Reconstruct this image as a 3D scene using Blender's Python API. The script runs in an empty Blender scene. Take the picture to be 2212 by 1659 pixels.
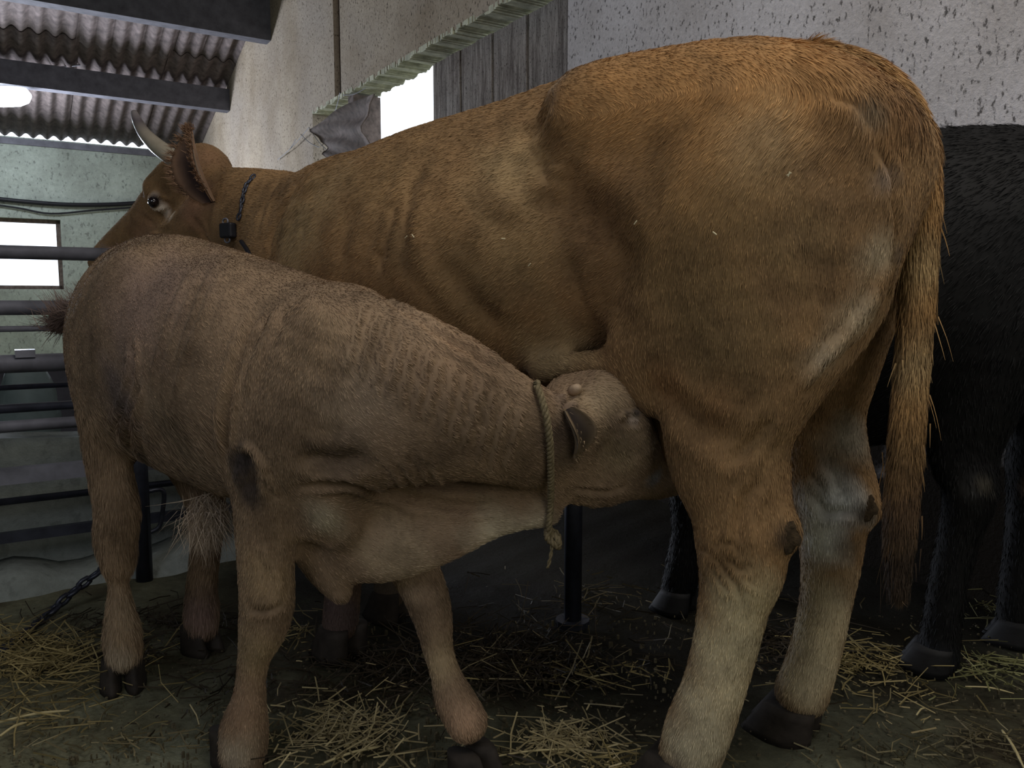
import bpy, math, random
import numpy as np
from mathutils import Vector
random.seed(7)
rng = np.random.default_rng(7)
sc = bpy.context.scene
COL = sc.collection

# ------------------------------------------------------------------ camera
FPX, CH, PITCH = 1750.0, 0.95, math.radians(6.0)
cam_d = bpy.data.cameras.new('camera')
cam_d.sensor_width = 36.0
cam_d.lens = FPX / 2212.0 * 36.0
cam_d.clip_start = 0.02
cam_d.clip_end = 200
cam = bpy.data.objects.new('camera', cam_d)
cam.location = (0, 0, CH)
cam.rotation_euler = (math.pi / 2 - PITCH, 0, 0)
COL.objects.link(cam)
sc.camera = cam

# ------------------------------------------------------------------ world, lights, exposure
w = bpy.data.worlds.new('daylight_sky')
sc.world = w
w.use_nodes = True
w.node_tree.nodes['Background'].inputs[0].default_value = (0.80, 0.88, 1.0, 1)
w.node_tree.nodes['Background'].inputs[1].default_value = 2.6
sc.view_settings.view_transform = 'Standard'
sc.view_settings.look = 'None'
sc.view_settings.gamma = 1.0
sc.view_settings.exposure = 0.0
sc.view_settings.use_curve_mapping = False

def area(name, loc, target, sx, sy, power, col):
    d = bpy.data.lights.new(name, 'AREA')
    d.shape = 'RECTANGLE'
    d.size, d.size_y, d.energy, d.color = sx, sy, power, col
    o = bpy.data.objects.new(name, d)
    o.location = loc
    o.rotation_euler = (Vector(target) - Vector(loc)).to_track_quat('-Z', 'Y').to_euler()
    COL.objects.link(o)
    return o
# daylight falling through the rooflight above the stalls, the barn door behind and the far window
area('rooflight_daylight', (0.7, 0.9, 3.7), (0.6, 1.9, 1.0), 1.8, 1.4, 46, (1.0, 0.93, 0.84))
area('barn_door_daylight', (1.7, -2.2, 2.1), (0.3, 1.8, 0.5), 1.8, 1.4, 27, (1.0, 0.95, 0.86))
area('window_daylight', (-7.1, 10.0, 1.6), (-1.0, 2.0, 0.7), 1.7, 0.9, 380, (0.80, 0.86, 1.0))

area('left_front_fill', (-1.9, -1.2, 2.7), (-0.5, 1.8, 0.6), 1.6, 1.2, 20, (0.86, 0.88, 1.0))  # unseen fill light added to brighten the calf and the left foreground

# ------------------------------------------------------------------ geometry helpers
cp, sp_ = math.cos(PITCH), math.sin(PITCH)
def ray(px, py):
    a, b = (px - 1106.0) / FPX, (829.5 - py) / FPX
    return np.array([a, cp + b * sp_, -sp_ + b * cp])
def proj(P):
    P = np.asarray(P, float)
    q = P - np.array([0, 0, CH])
    dep = q[..., 1] * cp - q[..., 2] * sp_
    up = q[..., 1] * sp_ + q[..., 2] * cp
    return 1106 + FPX * q[..., 0] / dep, 829.5 - FPX * up / dep, dep
def atY(px, py, Y):
    r = ray(px, py)
    return np.array([0, 0, CH]) + r * (Y / r[1])
def onplane(px, py, p0, n):
    r = ray(px, py)
    t = np.dot(np.asarray(p0, float) - np.array([0, 0, CH]), n) / np.dot(r, n)
    return np.array([0, 0, CH]) + r * t
def ground(px, py, z=0.0):
    return onplane(px, py, (0, 0, z), np.array([0, 0, 1.0]))

def link(name, mesh, mat=None, parent=None, **props):
    o = bpy.data.objects.new(name, mesh)
    COL.objects.link(o)
    if mat is not None and not mesh.materials:
        for m in (mat if isinstance(mat, (list, tuple)) else [mat]):
            mesh.materials.append(m)
    if parent is not None:
        o.parent = parent
    for k, v in props.items():
        o[k] = v
    return o
def thing(name, label, cat, loc=(0, 0, 0), group=None):
    o = bpy.data.objects.new(name, None)
    o.empty_display_size = 0.1
    COL.objects.link(o)
    o.location = tuple(loc)
    o['label'] = label
    o['category'] = cat
    if group:
        o['group'] = group
    return o
def child(name, mesh, mat, parent, **props):
    """mesh is in world coordinates; keep it there under a moved parent"""
    o = link(name, mesh, mat, parent, **props)
    loc = Vector((0, 0, 0))
    p = parent
    while p is not None:
        loc -= p.location
        p = p.parent
    o.location = loc
    return o
def pydata(name, v, f, smooth=False):
    m = bpy.data.meshes.new(name)
    m.from_pydata([tuple(map(float, p)) for p in v], [], [tuple(map(int, q)) for q in f])
    if smooth:
        m.polygons.foreach_set('use_smooth', [True] * len(m.polygons))
    m.update()
    return m
class MB:
    def __init__(s): s.v, s.f = [], []
    def add(s, v, f):
        n = len(s.v); s.v += [tuple(p) for p in v]; s.f += [tuple(i + n for i in q) for q in f]
        return s
    def hexa(s, b, t):
        """b,t: 4 bottom and 4 top corners"""
        return s.add(list(b) + list(t), [(3, 2, 1, 0), (4, 5, 6, 7), (0, 1, 5, 4), (1, 2, 6, 5), (2, 3, 7, 6), (3, 0, 4, 7)])
    def box(s, c, ax, ay, az):
        c, ax, ay, az = map(lambda q: np.asarray(q, float), (c, ax, ay, az))
        b = [c - ax - ay - az, c + ax - ay - az, c + ax + ay - az, c - ax + ay - az]
        return s.hexa(b, [q + 2 * az for q in b])
    def tube(s, pts, r, n=10, cap=True, flat=1.0, side=None):
        pts = [np.asarray(p, float) for p in pts]
        if not hasattr(r, '__len__'): r = [r] * len(pts)
        base = len(s.v)
        prev = None
        for i, p in enumerate(pts):
            d = pts[min(i + 1, len(pts) - 1)] - pts[max(i - 1, 0)]
            d /= (np.linalg.norm(d) + 1e-9)
            if side is not None: u = np.asarray(side, float)
            else: u = prev if prev is not None else (np.array([0, 0, 1.0]) if abs(d[2]) < .9 else np.array([1.0, 0, 0]))
            u = u - d * np.dot(u, d); u /= np.linalg.norm(u) + 1e-9
            prev = u
            v = np.cross(d, u)
            for k in range(n):
                a = 2 * math.pi * k / n
                s.v.append(tuple(p + r[i] * (math.cos(a) * u * flat + math.sin(a) * v)))
        for i in range(len(pts) - 1):
            for k in range(n):
                a, b = base + i * n + k, base + i * n + (k + 1) % n
                s.f.append((a, b, b + n, a + n))
        if cap:
            s.f.append(tuple(base + k for k in range(n))[::-1])
            s.f.append(tuple(base + (len(pts) - 1) * n + k for k in range(n)))
        return s
    def mesh(s, name, smooth=False): return pydata(name, s.v, s.f, smooth)
def smooth_path(pts, n=6):
    """Catmull-Rom through rows of any width"""
    P = np.asarray(pts, float)
    out = []
    for i in range(len(P) - 1):
        p0, p1, p2, p3 = P[max(i - 1, 0)], P[i], P[i + 1], P[min(i + 2, len(P) - 1)]
        for k in range(n):
            t = k / n
            out.append(.5 * ((2 * p1) + (-p0 + p2) * t + (2 * p0 - 5 * p1 + 4 * p2 - p3) * t * t + (-p0 + 3 * p1 - 3 * p2 + p3) * t ** 3))
    out.append(P[-1])
    return np.array(out)

# ------------------------------------------------------------------ materials
def mat(name):
    m = bpy.data.materials.new(name); m.use_nodes = True
    return m, m.node_tree.nodes, m.node_tree.links, m.node_tree.nodes['Principled BSDF']
def noise(N, L, scale, detail=6, rough=.6, stretch=None, coord='Object'):
    tc = N.new('ShaderNodeTexCoord'); n = N.new('ShaderNodeTexNoise')
    n.inputs['Scale'].default_value = scale; n.inputs['Detail'].default_value = detail; n.inputs['Roughness'].default_value = rough
    if stretch:
        mp = N.new('ShaderNodeMapping'); mp.inputs['Scale'].default_value = stretch
        L.new(tc.outputs[coord], mp.inputs[0]); L.new(mp.outputs[0], n.inputs[0])
    else: L.new(tc.outputs[coord], n.inputs[0])
    return n.outputs[0]
def ramp(N, L, src, stops):
    r = N.new('ShaderNodeValToRGB'); e = r.color_ramp.elements
    while len(e) < len(stops): e.new(.5)
    for i, (p, c) in enumerate(stops):
        e[i].position = p; e[i].color = (c[0], c[1], c[2], 1) if hasattr(c, '__len__') else (c, c, c, 1)
    L.new(src, r.inputs[0]); return r.outputs[0]
def mix(N, L, fac, a, b, mode='MIX'):
    m = N.new('ShaderNodeMix'); m.data_type = 'RGBA'; m.blend_type = mode
    for v, k in ((fac, 0), (a, 6), (b, 7)):
        if isinstance(v, (int, float)): m.inputs[k].default_value = v
        elif isinstance(v, tuple): m.inputs[k].default_value = (*v, 1)
        else: L.new(v, m.inputs[k])
    return m.outputs[2]
def bump(N, L, B, h, strength=.3, dist=.01):
    b = N.new('ShaderNodeBump'); b.inputs['Strength'].default_value = strength; b.inputs['Distance'].default_value = dist
    L.new(h, b.inputs['Height']); L.new(b.outputs[0], B.inputs['Normal'])
def simple(name, c, rough=.6, metal=0, var=.25, scale=30, bmp=.15, spec=.3):
    m, N, L, B = mat(name)
    n = noise(N, L, scale)
    L.new(ramp(N, L, n, [(.25, tuple(x * (1 - var) for x in c)), (.75, tuple(min(1, x * (1 + var)) for x in c))]), B.inputs['Base Color'])
    B.inputs['Roughness'].default_value = rough; B.inputs['Metallic'].default_value = metal
    B.inputs['Specular IOR Level'].default_value = spec
    bump(N, L, B, n, bmp, .004)
    return m
def emit(name, c, s):
    m, N, L, B = mat(name)
    B.inputs['Base Color'].default_value = (*c, 1); B.inputs['Emission Color'].default_value = (*c, 1); B.inputs['Emission Strength'].default_value = s
    return m
def stucco(name, base, dark, vscale=1.0, streak=False, warm=None, foot=False, spk_k=1.0):
    m, N, L, B = mat(name)
    big = noise(N, L, 1.3, 8, .65)
    c = ramp(N, L, big, [(.3, dark), (.62, base)])
    if warm: c = mix(N, L, ramp(N, L, noise(N, L, .7, 3), [(.4, 0.0), (.65, .8)]), c, warm)
    spk = noise(N, L, 62 * vscale, 4, .6, (1, 1, .6))
    c = mix(N, L, ramp(N, L, spk, [(.34, .95 * spk_k), (.43, 0.0)]), c, tuple(x * .25 for x in dark))
    spk2 = noise(N, L, 17 * vscale, 6, .7, (1, 1, .5))
    c = mix(N, L, ramp(N, L, spk2, [(.28, .8 * spk_k), (.36, 0.0)]), c, tuple(x * .5 for x in dark))
    fine = noise(N, L, 60 * vscale, 5, .7)
    c = mix(N, L, .35, c, ramp(N, L, fine, [(.3, .25), (.7, 1.0)]), 'MULTIPLY')
    if streak:
        st = noise(N, L, 26, 5, .6, (1, 1, .06))
        c = mix(N, L, ramp(N, L, st, [(.35, .75), (.55, 0.0)]), c, tuple(x * .4 for x in dark))
        st2 = noise(N, L, 60, 3, .6, (1, 1, .12))
        c = mix(N, L, ramp(N, L, st2, [(.5, 0.0), (.7, .5)]), c, tuple(min(1, x * 1.5) for x in base))
    if foot:      # lower wall painted near black, standing in for the shade behind the cows
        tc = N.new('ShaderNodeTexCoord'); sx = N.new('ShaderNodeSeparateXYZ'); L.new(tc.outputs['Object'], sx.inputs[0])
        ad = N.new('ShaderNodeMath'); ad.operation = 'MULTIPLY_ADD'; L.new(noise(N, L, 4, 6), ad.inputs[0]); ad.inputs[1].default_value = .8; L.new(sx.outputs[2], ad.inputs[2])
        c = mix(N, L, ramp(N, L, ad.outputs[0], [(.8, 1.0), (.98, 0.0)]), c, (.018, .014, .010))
    L.new(c, B.inputs['Base Color']); B.inputs['Roughness'].default_value = .92; B.inputs['Specular IOR Level'].default_value = .15
    bump(N, L, B, fine, .6, .012)
    return m
M = {}
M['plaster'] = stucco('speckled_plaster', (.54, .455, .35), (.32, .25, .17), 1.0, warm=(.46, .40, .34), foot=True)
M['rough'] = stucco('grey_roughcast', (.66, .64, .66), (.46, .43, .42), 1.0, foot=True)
M['far_plaster'] = stucco('whitewash', (.50, .56, .50), (.30, .33, .29), .45, spk_k=.55)
M['shutter'] = stucco('streaked_sheet', (.34, .31, .28), (.17, .13, .11), 1.6, streak=True)
M['soffit'] = simple('mossy_concrete', (.48, .48, .36), .95, var=.5, scale=14, bmp=.8)
M['lowwall'] = stucco('trough_concrete', (.26, .29, .27), (.18, .20, .19), .4, spk_k=.3)
M['roof'] = simple('fibre_cement', (.13, .105, .10), .9, var=.55, scale=14, bmp=.1)
M['beam'] = simple('grey_beam', (.14, .14, .165), .85, var=.35, scale=9)
M['steel'] = simple('painted_steel', (.045, .05, .07), .38, .5, var=.4, scale=18, spec=.5)
M['galv'] = simple('grey_steel', (.16, .165, .20), .45, .25, var=.4, scale=12, spec=.5)
M['wood'] = simple('old_board', (.13, .10, .085), .85, var=.6, scale=20, bmp=.6)
M['rubber'] = simple('black_rubber', (.012, .012, .016), .5)
M['rope'] = simple('jute_rope', (.20, .16, .09), .9, var=.5, scale=120, bmp=.8)
M['hoof'] = simple('hoof_horn', (.030, .024, .019), .8, var=.5, scale=30, bmp=.4)
M['dirt'] = simple('dried_dung', (.035, .026, .015), .9, var=.5, scale=60, bmp=1)
M['eye'] = simple('eye_black', (.008, .005, .006), .06, bmp=0, spec=.8)
M['lamp'] = emit('lamp_glow', (.82, .9, 1), 6.0)
M['wire'] = simple('pale_wire', (.3, .3, .33), .6)

# ------------------------------------------------------------------ setting
K = np.array([-4.52, 12.0, 0.0]); UL = np.array([-.843, -.537, 0.0]); VD = np.array([.537, -.843, 0.0]); Z = np.array([0, 0, 1.0])
def R(u, v, z): return K + UL * u + VD * v + Z * z
def side_uv(px, py, u=0.0):      # hit on wall plane at offset u -> (v,z)
    p = onplane(px, py, K + UL * u, UL); return float(np.dot(p - K, VD)), float(p[2])
def far_uv(px, py, v=0.0):
    p = onplane(px, py, K + VD * v, VD); return float(np.dot(p - K, UL)), float(p[2])
def rbox(mb, u0, u1, v0, v1, z0, z1):
    return mb.box(R((u0 + u1) / 2, (v0 + v1) / 2, (z0 + z1) / 2), UL * (u1 - u0) / 2, VD * (v1 - v0) / 2, Z * (z1 - z0) / 2)
EAVE = far_uv(150, 306)[1]
SL = .306
# floor with relief
def fnoise(x, y):
    return .006 * np.sin(x * 3.1 + 1.3 * np.sin(y * 2.3)) + .004 * np.sin(y * 7.7 + x * 2.1) + .0025 * np.sin(x * 17 + y * 9) + .0015 * np.sin(x * 31 - y * 23)
n1 = 260
gx = np.linspace(-4.2, 3.2, n1); gy = np.linspace(.2, 5.2, n1)
XX, YY = np.meshgrid(gx, gy, indexing='ij'); ZZ = fnoise(XX, YY) - .012
V = np.stack([XX, YY, ZZ], -1).reshape(-1, 3)
ii = (np.arange(n1 - 1)[:, None] * n1 + np.arange(n1 - 1)[None, :]).ravel()
F = np.stack([ii, ii + n1, ii + n1 + 1, ii + 1], -1)
m, N, L, B = mat('mucky_concrete')
a = noise(N, L, 2.2, 8, .65); b_ = noise(N, L, 40, 6, .7)
c = ramp(N, L, a, [(.35, (.085, .07, .042)), (.5, (.20, .198, .125)), (.68, (.30, .315, .22))])
c = mix(N, L, .6, c, ramp(N, L, b_, [(.3, .3), (.7, 1.0)]), 'MULTIPLY')
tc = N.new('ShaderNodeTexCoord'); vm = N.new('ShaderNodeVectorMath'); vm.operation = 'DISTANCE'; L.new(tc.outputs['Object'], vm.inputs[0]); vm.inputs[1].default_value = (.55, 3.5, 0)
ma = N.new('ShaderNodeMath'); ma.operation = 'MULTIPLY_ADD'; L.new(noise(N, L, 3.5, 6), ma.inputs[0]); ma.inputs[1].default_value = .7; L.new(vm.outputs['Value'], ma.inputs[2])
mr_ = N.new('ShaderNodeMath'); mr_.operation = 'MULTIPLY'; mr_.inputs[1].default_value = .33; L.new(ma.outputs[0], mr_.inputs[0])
c = mix(N, L, ramp(N, L, mr_.outputs[0], [(.62, .95), (.88, 0.0)]), c, (.008, .0065, .005))  # shade under and behind the cow painted into the floor colour
B.inputs['Specular IOR Level'].default_value = .12
L.new(c, B.inputs['Base Color'])
L.new(ramp(N, L, a, [(.3, .6), (.7, .95)]), B.inputs['Roughness'])
bump(N, L, B, b_, .7, .012)
M['floor'] = m
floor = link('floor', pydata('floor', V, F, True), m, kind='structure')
fb = MB(); fb.box((0, 6, -.08), (14, 0, 0), (0, 14, 0), (0, 0, .04)); link('floor_slab', fb.mesh('floor_slab'), m, floor)

# right wall with slot opening (thickness into -u)
TH = .25
vA, _ = side_uv(676, 270); vG0, zL = side_uv(818, 158); vG1, zL2 = side_uv(1094, 2)
ZL = (zL + zL2) / 2
vS, _ = side_uv(943, 140, -TH + .03)
vE = side_uv(1205, 20)[0] + .1
ZS = 1.15
wr = MB()
def wbox(v0, v1, z0, z1): rbox(wr, -TH, 0, v0, v1, z0, z1)
wbox(-.3, vA, 0, 3.1 + SL * vA + 1.2)
wr2 = MB()
# sloping-topped panels drawn as hexahedra so that the wall follows the roof
def wpanel(mb, v0, v1, z0, z1a=None, z1b=None):
    z1a = EAVE + SL * v0 + .25 if z1a is None else z1a; z1b = EAVE + SL * v1 + .25 if z1b is None else z1b
    mb.hexa([R(0, v0, z0), R(0, v1, z0), R(-TH, v1, z0), R(-TH, v0, z0)], [R(0, v0, z1a), R(0, v1, z1b), R(-TH, v1, z1b), R(-TH, v0, z1a)])
wr = MB()
gr0 = side_uv(722, 120)[0]; gr1 = side_uv(736, 120)[0]
wpanel(wr, -.3, vA, -.05)
wpanel(wr, vA, vE, -.05, ZS, ZS)
wr3 = MB(); wpanel(wr3, vE, 18, -.05)
# above the opening: left and right of the recessed groove
wpanel(wr, vA, gr0, ZL); wpanel(wr, gr1, vE, ZL)
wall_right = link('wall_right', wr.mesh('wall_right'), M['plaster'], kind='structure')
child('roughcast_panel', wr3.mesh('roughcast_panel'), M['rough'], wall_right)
g = MB(); g.hexa([R(-.05, gr0, ZL), R(-.05, gr1, ZL), R(-TH, gr1, ZL), R(-TH, gr0, ZL)], [R(-.05, gr0, EAVE + SL * gr0), R(-.05, gr1, EAVE + SL * gr1), R(-TH, gr1, EAVE + SL * gr1), R(-TH, gr0, EAVE + SL * gr0)])
child('groove_board', g.mesh('groove_board'), M['wood'], wall_right, label='dark vertical joint board')
# thin mossy soffit skin under the lintel, broken edge
sof = MB()
nseg = 160
for i in range(nseg):
    v0 = vA + (vE - vA) * i / nseg; v1 = vA + (vE - vA) * (i + 1) / nseg
    dz = .010 + .008 * math.sin(i * .7) + .006 * random.random()
    rbox(sof, -TH + .01 - .02 * random.random(), -.004 + .01 * random.random(), v0, v1 + .003, ZL - dz, ZL + .02)
child('soffit', sof.mesh('soffit'), M['soffit'], wall_right, label='mossy underside of the concrete lintel')
# grey streaked sliding shutter: separate vertical planks
vend = vE + .0
k = 0; v = vS
boards = []
while v < vend:
    wd = .20 + .03 * random.random()
    bm = MB(); rbox(bm, -TH + .02 + .008 * (k % 2), -TH + .055 + .008 * (k % 2), v, min(v + wd - .006, vend), ZS - .1, ZL - .03)
    boards.append(bm); v += wd; k += 1
sh = thing('sliding_shutter', 'grey streaked sheet shutter closing the right end of the wall slot', 'shutter', R(-TH, vS, ZS))
for bm in boards: child('plank', bm.mesh('plank'), M['shutter'], sh)
# dark block and crumpled board at the left end of the slot
v1 = side_uv(823, 250, -TH)[0]; uf = min(np.linspace(-.24, .2, 89), key=lambda u: abs(side_uv(765, 250, u)[0] - v1)); print('post front', uf)
bm = MB(); rbox(bm, -TH, uf, v1 - .12, v1, ZS, ZL - .035)
jb = link('wooden_post', bm.mesh('wooden_post'), M['wood']); jb['label'] = 'dark square post at left side of the bright wall opening'; jb['category'] = 'post'
nb = 14; vv = []; ff = []
c00 = side_uv(668, 275, .12); c10 = side_uv(790, 200, .07); c01 = side_uv(712, 345, .10); c11 = side_uv(775, 355, .07)
for i in range(nb):
    for j in range(nb):
        a_, b2 = i / (nb - 1), j / (nb - 1)
        vq = (1 - b2) * ((1 - a_) * c00[0] + a_ * c10[0]) + b2 * ((1 - a_) * c01[0] + a_ * c11[0])
        zq = (1 - b2) * ((1 - a_) * c00[1] + a_ * c10[1]) + b2 * ((1 - a_) * c01[1] + a_ * c11[1])
        uq = .09 - .05 * a_ + .035 * math.sin(9 * b2 + 4 * a_) + .02 * math.sin(17 * b2 - 7 * a_)
        vv.append(R(uq, vq, zq))
for i in range(nb - 1):
    for j in range(nb - 1): q = i * nb + j; ff.append((q, q + 1, q + nb + 1, q + nb))
nn = len(vv); vv += [p - UL * .012 for p in vv]
ff += [tuple(nn + x for x in reversed(q)) for q in ff]
for i in range(nb - 1):
    ff += [(i, i + 1, nn + i + 1, nn + i), ((nb - 1) * nb + i + 1, (nb - 1) * nb + i, nn + (nb - 1) * nb + i, nn + (nb - 1) * nb + i + 1), (i * nb, nn + i * nb, nn + (i + 1) * nb, (i + 1) * nb), (i * nb + nb - 1, (i + 1) * nb + nb - 1, nn + (i + 1) * nb + nb - 1, nn + i * nb + nb - 1)]
o = link('crumpled_tarp', pydata('crumpled_tarp', vv, ff, True), M['wood']); o['label'] = 'crumpled dark tarp hanging below the left end of the lintel'; o['category'] = 'tarp'
# cobweb strands by the tarp
cw = MB()
for q in ((668, 275, 600, 345), (668, 275, 706, 324), (640, 300, 612, 335), (650, 290, 690, 318), (735, 200, 720, 250), (742, 205, 790, 190)):
    a_, b2 = side_uv(q[0], q[1], .08), side_uv(q[2], q[3], .02)
    cw.tube(smooth_path([R(.08, *a_), R(.05, (a_[0] + b2[0]) / 2, (a_[1] + b2[1]) / 2 - .02), R(.02, *b2)], 4), .004, 4)
o = link('cobweb', cw.mesh('cobweb'), M['wire'], kind='stuff'); o['label'] = 'dusty cobweb strands below the tarp on the side wall'; o['category'] = 'cobweb'

# far wall with window
uw1, zw1 = far_uv(130, 475); _, zw0 = far_uv(128, 625)
uw2 = uw1 + 1.9
fw = MB()
rbox(fw, -.4, uw1, -.25, 0, -.05, EAVE); rbox(fw, uw2, 9.5, -.25, 0, -.05, EAVE)
rbox(fw, uw1, uw2, -.25, 0, -.05, zw0); rbox(fw, uw1, uw2, -.25, 0, zw1, EAVE)
wall_far = link('wall_far', fw.mesh('wall_far'), M['far_plaster'], kind='structure')
m, N, L, B = mat('window_glass')
B.inputs['Transmission Weight'].default_value = 1; B.inputs['Roughness'].default_value = .02; B.inputs['IOR'].default_value = 1.05
B.inputs['Base Color'].default_value = (1, 1, 1, 1); M['glass'] = m
wf = MB()
for a_ in ((uw1, uw1 + .05, zw0, zw1), (uw2 - .05, uw2, zw0, zw1), (uw1, uw2, zw1 - .05, zw1), (uw1, uw2, zw0, zw0 + .05), (uw1 + .93, uw1 + .97, zw0, zw1)):
    rbox(wf, a_[0], a_[1], -.14, -.08, a_[2], a_[3])
win = link('window_1', wf.mesh('window_1'), M['wood'], kind='structure')
pg = MB(); rbox(pg, uw1 + .05, uw2 - .05, -.115, -.11, zw0 + .05, zw1 - .05); child('pane', pg.mesh('pane'), M['glass'], win)
tr = MB(); rbox(tr, -.4, 9.5, 0, .03, EAVE - .10, EAVE - .02); link('trim_1', tr.mesh('trim_1'), M['beam'], kind='structure')
# enclosing walls out of frame
for nm, a_ in (('wall_left', (9.5, 9.8, -.3, 18, -.05, 8)), ('wall_rear', (-.4, 9.8, 18, 18.3, -.05, 9))):
    q = MB(); rbox(q, *a_); link(nm, q.mesh(nm), M['far_plaster'], kind='structure')
# hose along the far wall
hz = [far_uv(x, y) for x, y in ((-30, 428), (60, 437), (150, 443), (250, 442), (330, 436), (420, 430))]
q = MB(); q.tube(smooth_path([R(u, .05, z) for u, z in hz], 5), .028, 8)
o = link('hose', q.mesh('hose', True), M['rubber']); o['label'] = 'black hose sagging along the pale far wall above the window'; o['category'] = 'hose'
hz = [far_uv(x, y) for x, y in ((-30, 440), (40, 450), (110, 462), (200, 455), (300, 448))]
q = MB(); q.tube(smooth_path([R(u, .04, z) for u, z in hz], 5), .012, 6)
o = link('cable', q.mesh('cable', True), M['rubber']); o['label'] = 'thin dusty cable looping just under the black hose'; o['category'] = 'cable'

# ceiling: corrugated sheets, each its own part
PT = .16; NW = 6
ceil = MB(); rbox(ceil, -.4, 9.8, 0, .0001, 0, .0001)
ceiling = bpy.data.objects.new('ceiling', None); COL.objects.link(ceiling); ceiling['kind'] = 'structure'
SW, SLN = PT * NW, 2.2
vs, fs = [], []
nu = NW * 10
for j in (0, 1):
    for i in range(nu + 1):
        u = i / nu * (SW + .04)
        for zt in (0, .008):
            vs.append(UL * u + VD * (j * (SLN + .1)) + Z * (SL * j * (SLN + .1) + .028 * math.cos(2 * math.pi * u / PT) + zt))
n_ = (nu + 1) * 2
for i in range(nu):
    a_ = i * 2
    fs += [(a_, a_ + 2, n_ + a_ + 2, n_ + a_), (a_ + 1, n_ + a_ + 1, n_ + a_ + 3, a_ + 3), (a_, a_ + 1, a_ + 3, a_ + 2), (n_ + a_, n_ + a_ + 2, n_ + a_ + 3, n_ + a_ + 1)]
sheet = pydata('roof_sheet', vs, fs, True); sheet.materials.append(M['roof'])
for r_ in range(8):
    for c_ in range(11):
        o = bpy.data.objects.new('roof_sheet', sheet); COL.objects.link(o); o.parent = ceiling
        o.location = R(-.25 + c_ * SW, -.10 + r_ * SLN, EAVE + .075 + SL * (-.10 + r_ * SLN) + .012 * ((r_ + c_) % 2))
# purlins parallel to the far wall
def purlin(py0, py1, name='roof_beam'):
    # find v so that the lower edge of beam under the roof is at py1 for px 250 and depth fits py0
    best = None
    for v in np.linspace(.1, 9, 900):
        zr = EAVE + SL * v
        for_z = None
        p = onplane(250, py1, K + VD * v, VD)
        if p[2] < zr - .02:
            x, y, _ = proj(p + Z * (zr - p[2]))
            e = abs(y - py0)
            if best is None or e < best[0]: best = (e, v, zr - p[2])
    _, v, dep = best
    q = MB(); rbox(q, -.1, 9.5, v, v + .16, EAVE + SL * v - dep, EAVE + SL * v)
    o = link(name, q.mesh(name), M['beam'], ceiling)
    return v, dep
print('purlins', purlin(166, 216), purlin(-60, 42), 'EAVE', EAVE, 'ZL', ZL, 'win', zw0, zw1)
# lamp and its wire
lp = R(*[(lambda a_: (a_[0], 1.6, a_[1]))(far_uv(0, 207, 1.6))][0])
lt = thing('hanging_lamp', 'bright white lamp hanging under the corrugated roof at upper left', 'lamp', lp)
p0 = atY(-75, 208, lp[1]); p1 = atY(66, 207, lp[1])
prof = [(0, .02), (.06, .10), (.2, .135), (.5, .14), (.8, .135), (.93, .10), (1, .03)]
q = MB(); q.tube([p0 + (p1 - p0) * t for t, _ in prof], [r * .85 for _, r in prof], 16)
ll = bpy.data.lights.new('lamp_light', 'POINT'); ll.energy = 55; ll.shadow_soft_size = .15; ll.color = (.85, .92, 1)
lo_ = bpy.data.objects.new('lamp_light', ll); COL.objects.link(lo_); lo_.location = lp - Z * .25 + VD * .0
child('lamp_tube', q.mesh('lamp_tube', True), M['lamp'], lt, label='glowing diffuser')
q = MB(); q.tube([p0 + (p1 - p0) * .1 + Z * .12, p0 + (p1 - p0) * .9 + Z * .12], .035, 8); child('lamp_body', q.mesh('lamp_body'), M['galv'], lt)
q = MB(); q.tube(smooth_path([atY(-200, 185, lp[1]), atY(0, 163, lp[1]), atY(90, 150, lp[1] + .2), atY(185, 139, lp[1] + .4)], 4), .010, 6)
child('wire', q.mesh('wire', True), M['wire'], lt)

# ------------------------------------------------------------------ feed barrier, low wall
BP = atY(100, 1290, 2.62); BP[2] = 0      # a point of the barrier line on the floor
def bar(px, py, off=0.0): return onplane(px, py, BP + VD * off, VD)
def bpt(u, z, off=0.0): return BP + UL * u + VD * off + Z * z
wtop = bar(60, 938, -.25)[2]
q = MB()
us = np.linspace(-.95, 3.0, 30)
for i in range(29):
    u0, u1 = us[i], us[i + 1]
    h0, h1 = (wtop + .012 * math.sin(u * 7) for u in (u0, u1))
    q.hexa([bpt(u0, -.05, -.15), bpt(u1, -.05, -.15), bpt(u1, -.05, -.30), bpt(u0, -.05, -.30)], [bpt(u0, h0, -.15), bpt(u1, h1, -.15), bpt(u1, h1, -.30), bpt(u0, h0, -.30)])
o = link('trim_2', q.mesh('trim_2'), M['lowwall'], kind='structure')
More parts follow.
